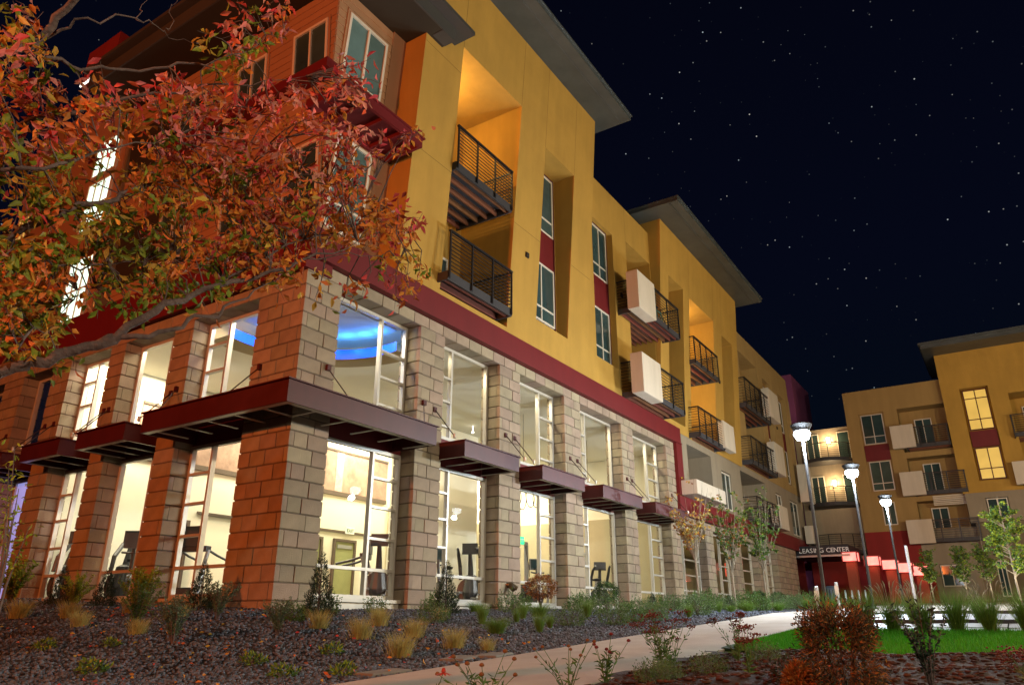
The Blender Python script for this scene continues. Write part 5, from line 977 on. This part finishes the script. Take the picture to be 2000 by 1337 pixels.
# ------------------------------------------------------------------ the big autumn tree, trunk just outside the left edge
TREE = thing('autumn_tree', tuple(at(-330, 1560, 6.0)), 'large tree with red, orange and green autumn leaves reaching in from the left', 'tree'); T0 = Vector(TREE.location)
limbs = []
def limb(pts, rads, name='limb', n=9):
    W_ = [at(*p) for p in pts]; rads = [q*(.50 if name == 'limb' else .78) for q in rads]; out = [W_[0]]; rr = [rads[0]]
    for i in range(len(W_)-1):
        for k in range(1, 5):
            t = k/4; p = W_[i].lerp(W_[i+1], t); j = .018 if len(pts) > 2 else .0; out.append(p+Vector((R.gauss(0, j), R.gauss(0, j), R.gauss(0, j)))*(1 if t < 1 else .4)); rr.append((rads[i]+(rads[i+1]-rads[i])*t)*ur(.93, 1.08))
    b = MB(); b.tube([p-T0 for p in out], rr, n); b.build(name, M['bark'], TREE, True); limbs.append((out, rr)); return out
limb([(-330, 1560, 6.0), (-300, 1200, 5.9), (-270, 900, 5.8), (-290, 500, 5.9), (-260, 100, 6.0), (-200, -300, 6.2)], [.24, .21, .19, .16, .12, .06], 'trunk', 12)
limb([(-275, 880, 5.8), (-120, 775, 5.6), (0, 727, 5.5), (90, 703, 5.45), (190, 672, 5.4), (300, 607, 5.4), (400, 566, 5.5), (500, 540, 5.6), (600, 505, 5.8), (700, 470, 6.0)], [.12, .085, .078, .07, .062, .048, .036, .03, .022, .006])
limb([(190, 672, 5.4), (290, 655, 5.35), (370, 622, 5.4), (450, 592, 5.5), (545, 545, 5.7)], [.05, .034, .026, .018, .005])
limb([(-285, 620, 5.9), (-120, 510, 5.7), (0, 462, 5.6), (90, 430, 5.6), (180, 400, 5.65), (270, 368, 5.8), (400, 330, 6.1), (560, 270, 6.5)], [.09, .055, .046, .042, .036, .026, .015, .004])
limb([(-280, 380, 5.9), (-130, 280, 6.0), (20, 250, 6.0), (180, 205, 6.1), (330, 180, 6.3), (440, 165, 6.4), (600, 150, 6.6)], [.07, .05, .036, .028, .018, .012, .003])
limb([(-265, 190, 6.0), (-100, 130, 5.9), (60, 90, 5.8), (130, 20, 5.7), (165, -60, 5.6)], [.07, .06, .05, .045, .03]); limb([(75, 80, 5.8), (150, 40, 5.7), (250, 32, 5.8), (300, 45, 5.9), (330, 75, 6.0), (380, 85, 6.0)], [.02, .014, .010, .007, .005, .002])
limb([(60, 92, 5.8), (140, 132, 5.9), (215, 136, 6.0), (330, 130, 6.1), (420, 118, 6.2), (520, 75, 6.4), (560, 60, 6.5)], [.03, .024, .021, .018, .013, .006, .002]); limb([(280, 45, 5.9), (268, 15, 6.0), (300, -20, 6.1)], [.006, .004, .002]); limb([(330, 60, 5.9), (330, 25, 6.0), (350, 0, 6.1)], [.005, .003, .002])
limb([(480, 210, 6.4), (478, 120, 6.5), (488, 20, 6.6)], [.008, .005, .002]); limb([(400, 330, 6.1), (520, 330, 6.3), (640, 360, 6.5), (740, 400, 6.7)], [.015, .012, .008, .002]); limb([(400, 566, 5.5), (560, 480, 6.0), (690, 440, 6.3), (800, 455, 6.5)], [.02, .014, .008, .002]); limb([(600, 505, 5.8), (700, 500, 6.0), (790, 485, 6.3)], [.01, .006, .002])
limb([(-280, 300, 5.9), (-60, 330, 5.3), (80, 330, 5.2), (200, 290, 5.4), (330, 270, 5.7)], [.06, .035, .025, .015, .004]); limb([(0, 462, 5.6), (110, 520, 5.6), (210, 520, 5.8), (330, 500, 6.0)], [.03, .018, .010, .003]); limb([(0, 727, 5.5), (60, 640, 5.7), (130, 580, 6.0), (190, 560, 6.2)], [.03, .016, .009, .003])
nodes = [(p, i) for out, rr in limbs[1:] for i, p in enumerate(out)]; NPn = np.array([tuple(p) for p, i in nodes])
# sprays of leaves: (px, py, rx, ry, distance range, count, colour weights red/orange/yellow/green/pink)
regs = [(40, 90, 90, 90, 5.2, 6.2, 34, (0.65, 2.6, 6, 7.8, 1)), (110, 215, 160, 70, 5.2, 6.4, 62, (3.9, 6.5, 1.5, 1.3, 3)), (330, 195, 140, 45, 5.8, 6.6, 34, (3.2, 2.6, 0, 1.3, 5)), (500, 60, 60, 55, 6.2, 6.7, 15, (2.6, 2.6, 0, 2.6, 2)), (430, 110, 50, 40, 6.1, 6.5, 8, (1.3, 1.3, 1.5, 6.5, 1)),
 (400, 260, 150, 70, 5.6, 6.6, 62, (4.5, 3.9, 0, 1.3, 5)), (600, 230, 110, 75, 6.0, 6.8, 50, (4.5, 2.6, 0, 0, 5)), (690, 160, 45, 50, 6.4, 6.8, 14, (3.9, 1.3, 0, 0, 4)), (560, 360, 150, 65, 5.8, 6.7, 74, (4.5, 6.5, 1.5, 1.3, 2)), (680, 310, 60, 60, 6.1, 6.8, 22, (3.9, 3.9, 0, 0, 3)),
 (770, 262, 60, 14, 6.4, 6.9, 7, (3.2, 2.6, 0, 0, 3)), (60, 330, 90, 70, 5.2, 6.2, 44, (0.78, 4.68, 5.1, 14.6, 1)), (190, 320, 90, 40, 5.6, 6.4, 9, (1.2, 3.51, 2.55, 10.4, 2)), (340, 360, 110, 50, 5.6, 6.4, 36, (1.56, 7.02, 5.1, 4.16, 1)), (80, 450, 110, 70, 5.3, 6.4, 46, (0.78, 5.85, 7.65, 12.5, 0)), (270, 450, 120, 55, 5.5, 6.5, 52, (0.39, 4.68, 7.65, 16, 0)),
 (450, 450, 120, 55, 5.6, 6.5, 62, (2.6, 10, 4.5, 2.6, 0)), (620, 440, 110, 50, 6.0, 6.7, 58, (2.6, 12, 3, 0, 0)), (730, 430, 90, 42, 6.2, 6.9, 38, (2.6, 10, 1.5, 0, 0)), (770, 530, 60, 48, 6.2, 6.7, 16, (1.3, 9.1, 4.5, 1.3, 0)), (60, 560, 90, 80, 5.4, 6.3, 52, (0.39, 8.19, 10.2, 10.4, 0)), (240, 555, 110, 55, 5.5, 6.4, 30, (0, 5.85, 10.2, 16, 0)),
 (380, 530, 90, 45, 5.4, 6.2, 34, (0.65, 6.5, 7.5, 7.8, 0)), (520, 520, 80, 35, 5.6, 6.2, 26, (2, 10, 4.5, 1.3, 0)), (40, 650, 70, 40, 5.3, 6.0, 20, (0, 5.85, 10.2, 12.5, 0)), (-60, 400, 90, 330, 5.2, 6.2, 110, (1.2, 5.85, 5.1, 10.4, 1)), (640, 560, 80, 25, 5.9, 6.4, 8, (0.65, 7.8, 6, 1.3, 0)), (460, 335, 60, 40, 6.0, 6.5, 8, (0, 1.3, 3, 12, 0)), (90, 690, 60, 25, 5.4, 5.8, 5, (0, 2.34, 7.65, 10.4, 0)), (540, 30, 20, 35, 6.4, 6.6, 4, (3.2, 2.6, 0, 0, 3))]
LM = [M['lf_red'], M['lf_or'], M['lf_ye'], M['lf_gr'], M['lf_pk']]; LP_, LD, LMI = [], [], []; tw = MB()
for (cx, cy, rx, ry, d0, d1, n, wts) in regs:
    for k in range(int(n*.76)):
        r_, a = math.sqrt(R.random()), ur(0, 6.28); c = at(cx+rx*r_*math.cos(a), cy+ry*r_*math.sin(a), ur(d0, d1)); i = int(np.argmin(((NPn-np.array(c))**2).sum(1))); s = Vector(NPn[i]); dv = c-s; L = dv.length
        m1 = s.lerp(c, .5)+Vector((R.gauss(0, .05), R.gauss(0, .05), R.gauss(.05, .05)))*min(1, L*2); e_ = c+dv.normalized()*.10+Vector((R.gauss(0, .05), R.gauss(0, .05), R.gauss(-.04, .05)))
        tw.tube([s-T0, m1-T0, c-T0, e_-T0], [min(.010, .003+L*.007), .004, .0026, .001], 4, cap=False); mi = R.choices(range(5), wts)[0]
        for j in range(R.randint(8, 13)):
            t = R.random(); p = m1.lerp(c, .4+.6*t*1.6) if t < .6 else c.lerp(e_, (t-.6)/.4); p = p+Vector((R.gauss(0, .035), R.gauss(0, .035), R.gauss(0, .03))); LP_.append(tuple(p-T0)); LD.append((R.gauss(0, .75), R.gauss(0, .75), ur(-1.5, .25))); LMI.append(mi if R.random() < .8 else R.choices(range(5), wts)[0])
o = tw.build('twigs', M['bark'], TREE); o['kind'] = 'stuff'
LP_, LD, LMI = np.array(LP_), np.array(LD), np.array(LMI); dist = np.linalg.norm(LP_+np.array(T0)-np.array(EYE), axis=1); vis = np.argsort(dist+np.where(((LP_+np.array(T0)-np.array(EYE))@np.array(_r2))/((LP_+np.array(T0)-np.array(EYE))@np.array(_f)) < -.69, 50, 0))
near, far = vis[:290], vis[290:]; nl = len(far)
o = leafmesh('leaf', LP_[far], LD[far], NP.uniform(.055, .105, nl), NP.uniform(.026, .042, nl), LMI[far], LM, TREE); o['kind'] = 'stuff'
proto = []
for k in range(5):
    q = leafmesh('leaf', [(0, 0, 0)], [(0, 0, -1)], .095, .04, None, [LM[k]]); proto.append(q.data); bpy.data.objects.remove(q)
for i in near:
    o = link('leaf', proto[LMI[i]], TREE, tuple(LP_[i])); d = Vector(LD[i]).normalized(); o.rotation_euler = d.to_track_quat('-Z', 'Y').to_euler(); s = ur(.7, 1.15); o.scale = (s, s, s)
n = 420; xy = [(ur(-7, .5), ur(-5.7, 4)) for _ in range(n*2)]; xy = [q for q in xy if not (q[0] > -.05 and q[1] > -.05)][:n]; n = len(xy)
o = leafmesh('fallen_leaves', [(x, y, ter(x, y)+.045) for x, y in xy], [(R.gauss(0, 1), R.gauss(0, 1), R.gauss(0, .15)) for _ in xy], NP.uniform(.04, .075, n), .028, NP.choice(3, n), [M['lf_red'], M['lf_or'], M['lf_ye']]); tag(o, kind='stuff')
# low twig with young leaves entering at the left edge
t = thing('young_shrub', tuple(at(-40, 1330, 5.0)), 'thin twiggy branchlet with small lime leaves at the lower left edge', 'shrub'); b = MB(); P = []; D = []; o0 = Vector(t.location)
for k in range(7):
    e_ = at(ur(10, 60), ur(840, 1030), ur(4.9, 5.2))-o0; m_ = Vector((e_.x*.3, e_.y*.3, e_.z*.6)); b.tube([(0, 0, -.05), m_, e_], [.010, .006, .0015], 4)
    for j in range(26): P.append(tuple(m_.lerp(e_, ur(.2, 1.05))+Vector((R.gauss(0, .03), R.gauss(0, .03), R.gauss(0, .03))))); D.append((R.gauss(0, 1), R.gauss(0, 1), R.gauss(0, .6)))
b.build('stems', M['bark'], t); leafmesh('foliage', P, D, NP.uniform(.025, .05, len(P)), .014, None, [M['leaf_y']], t)
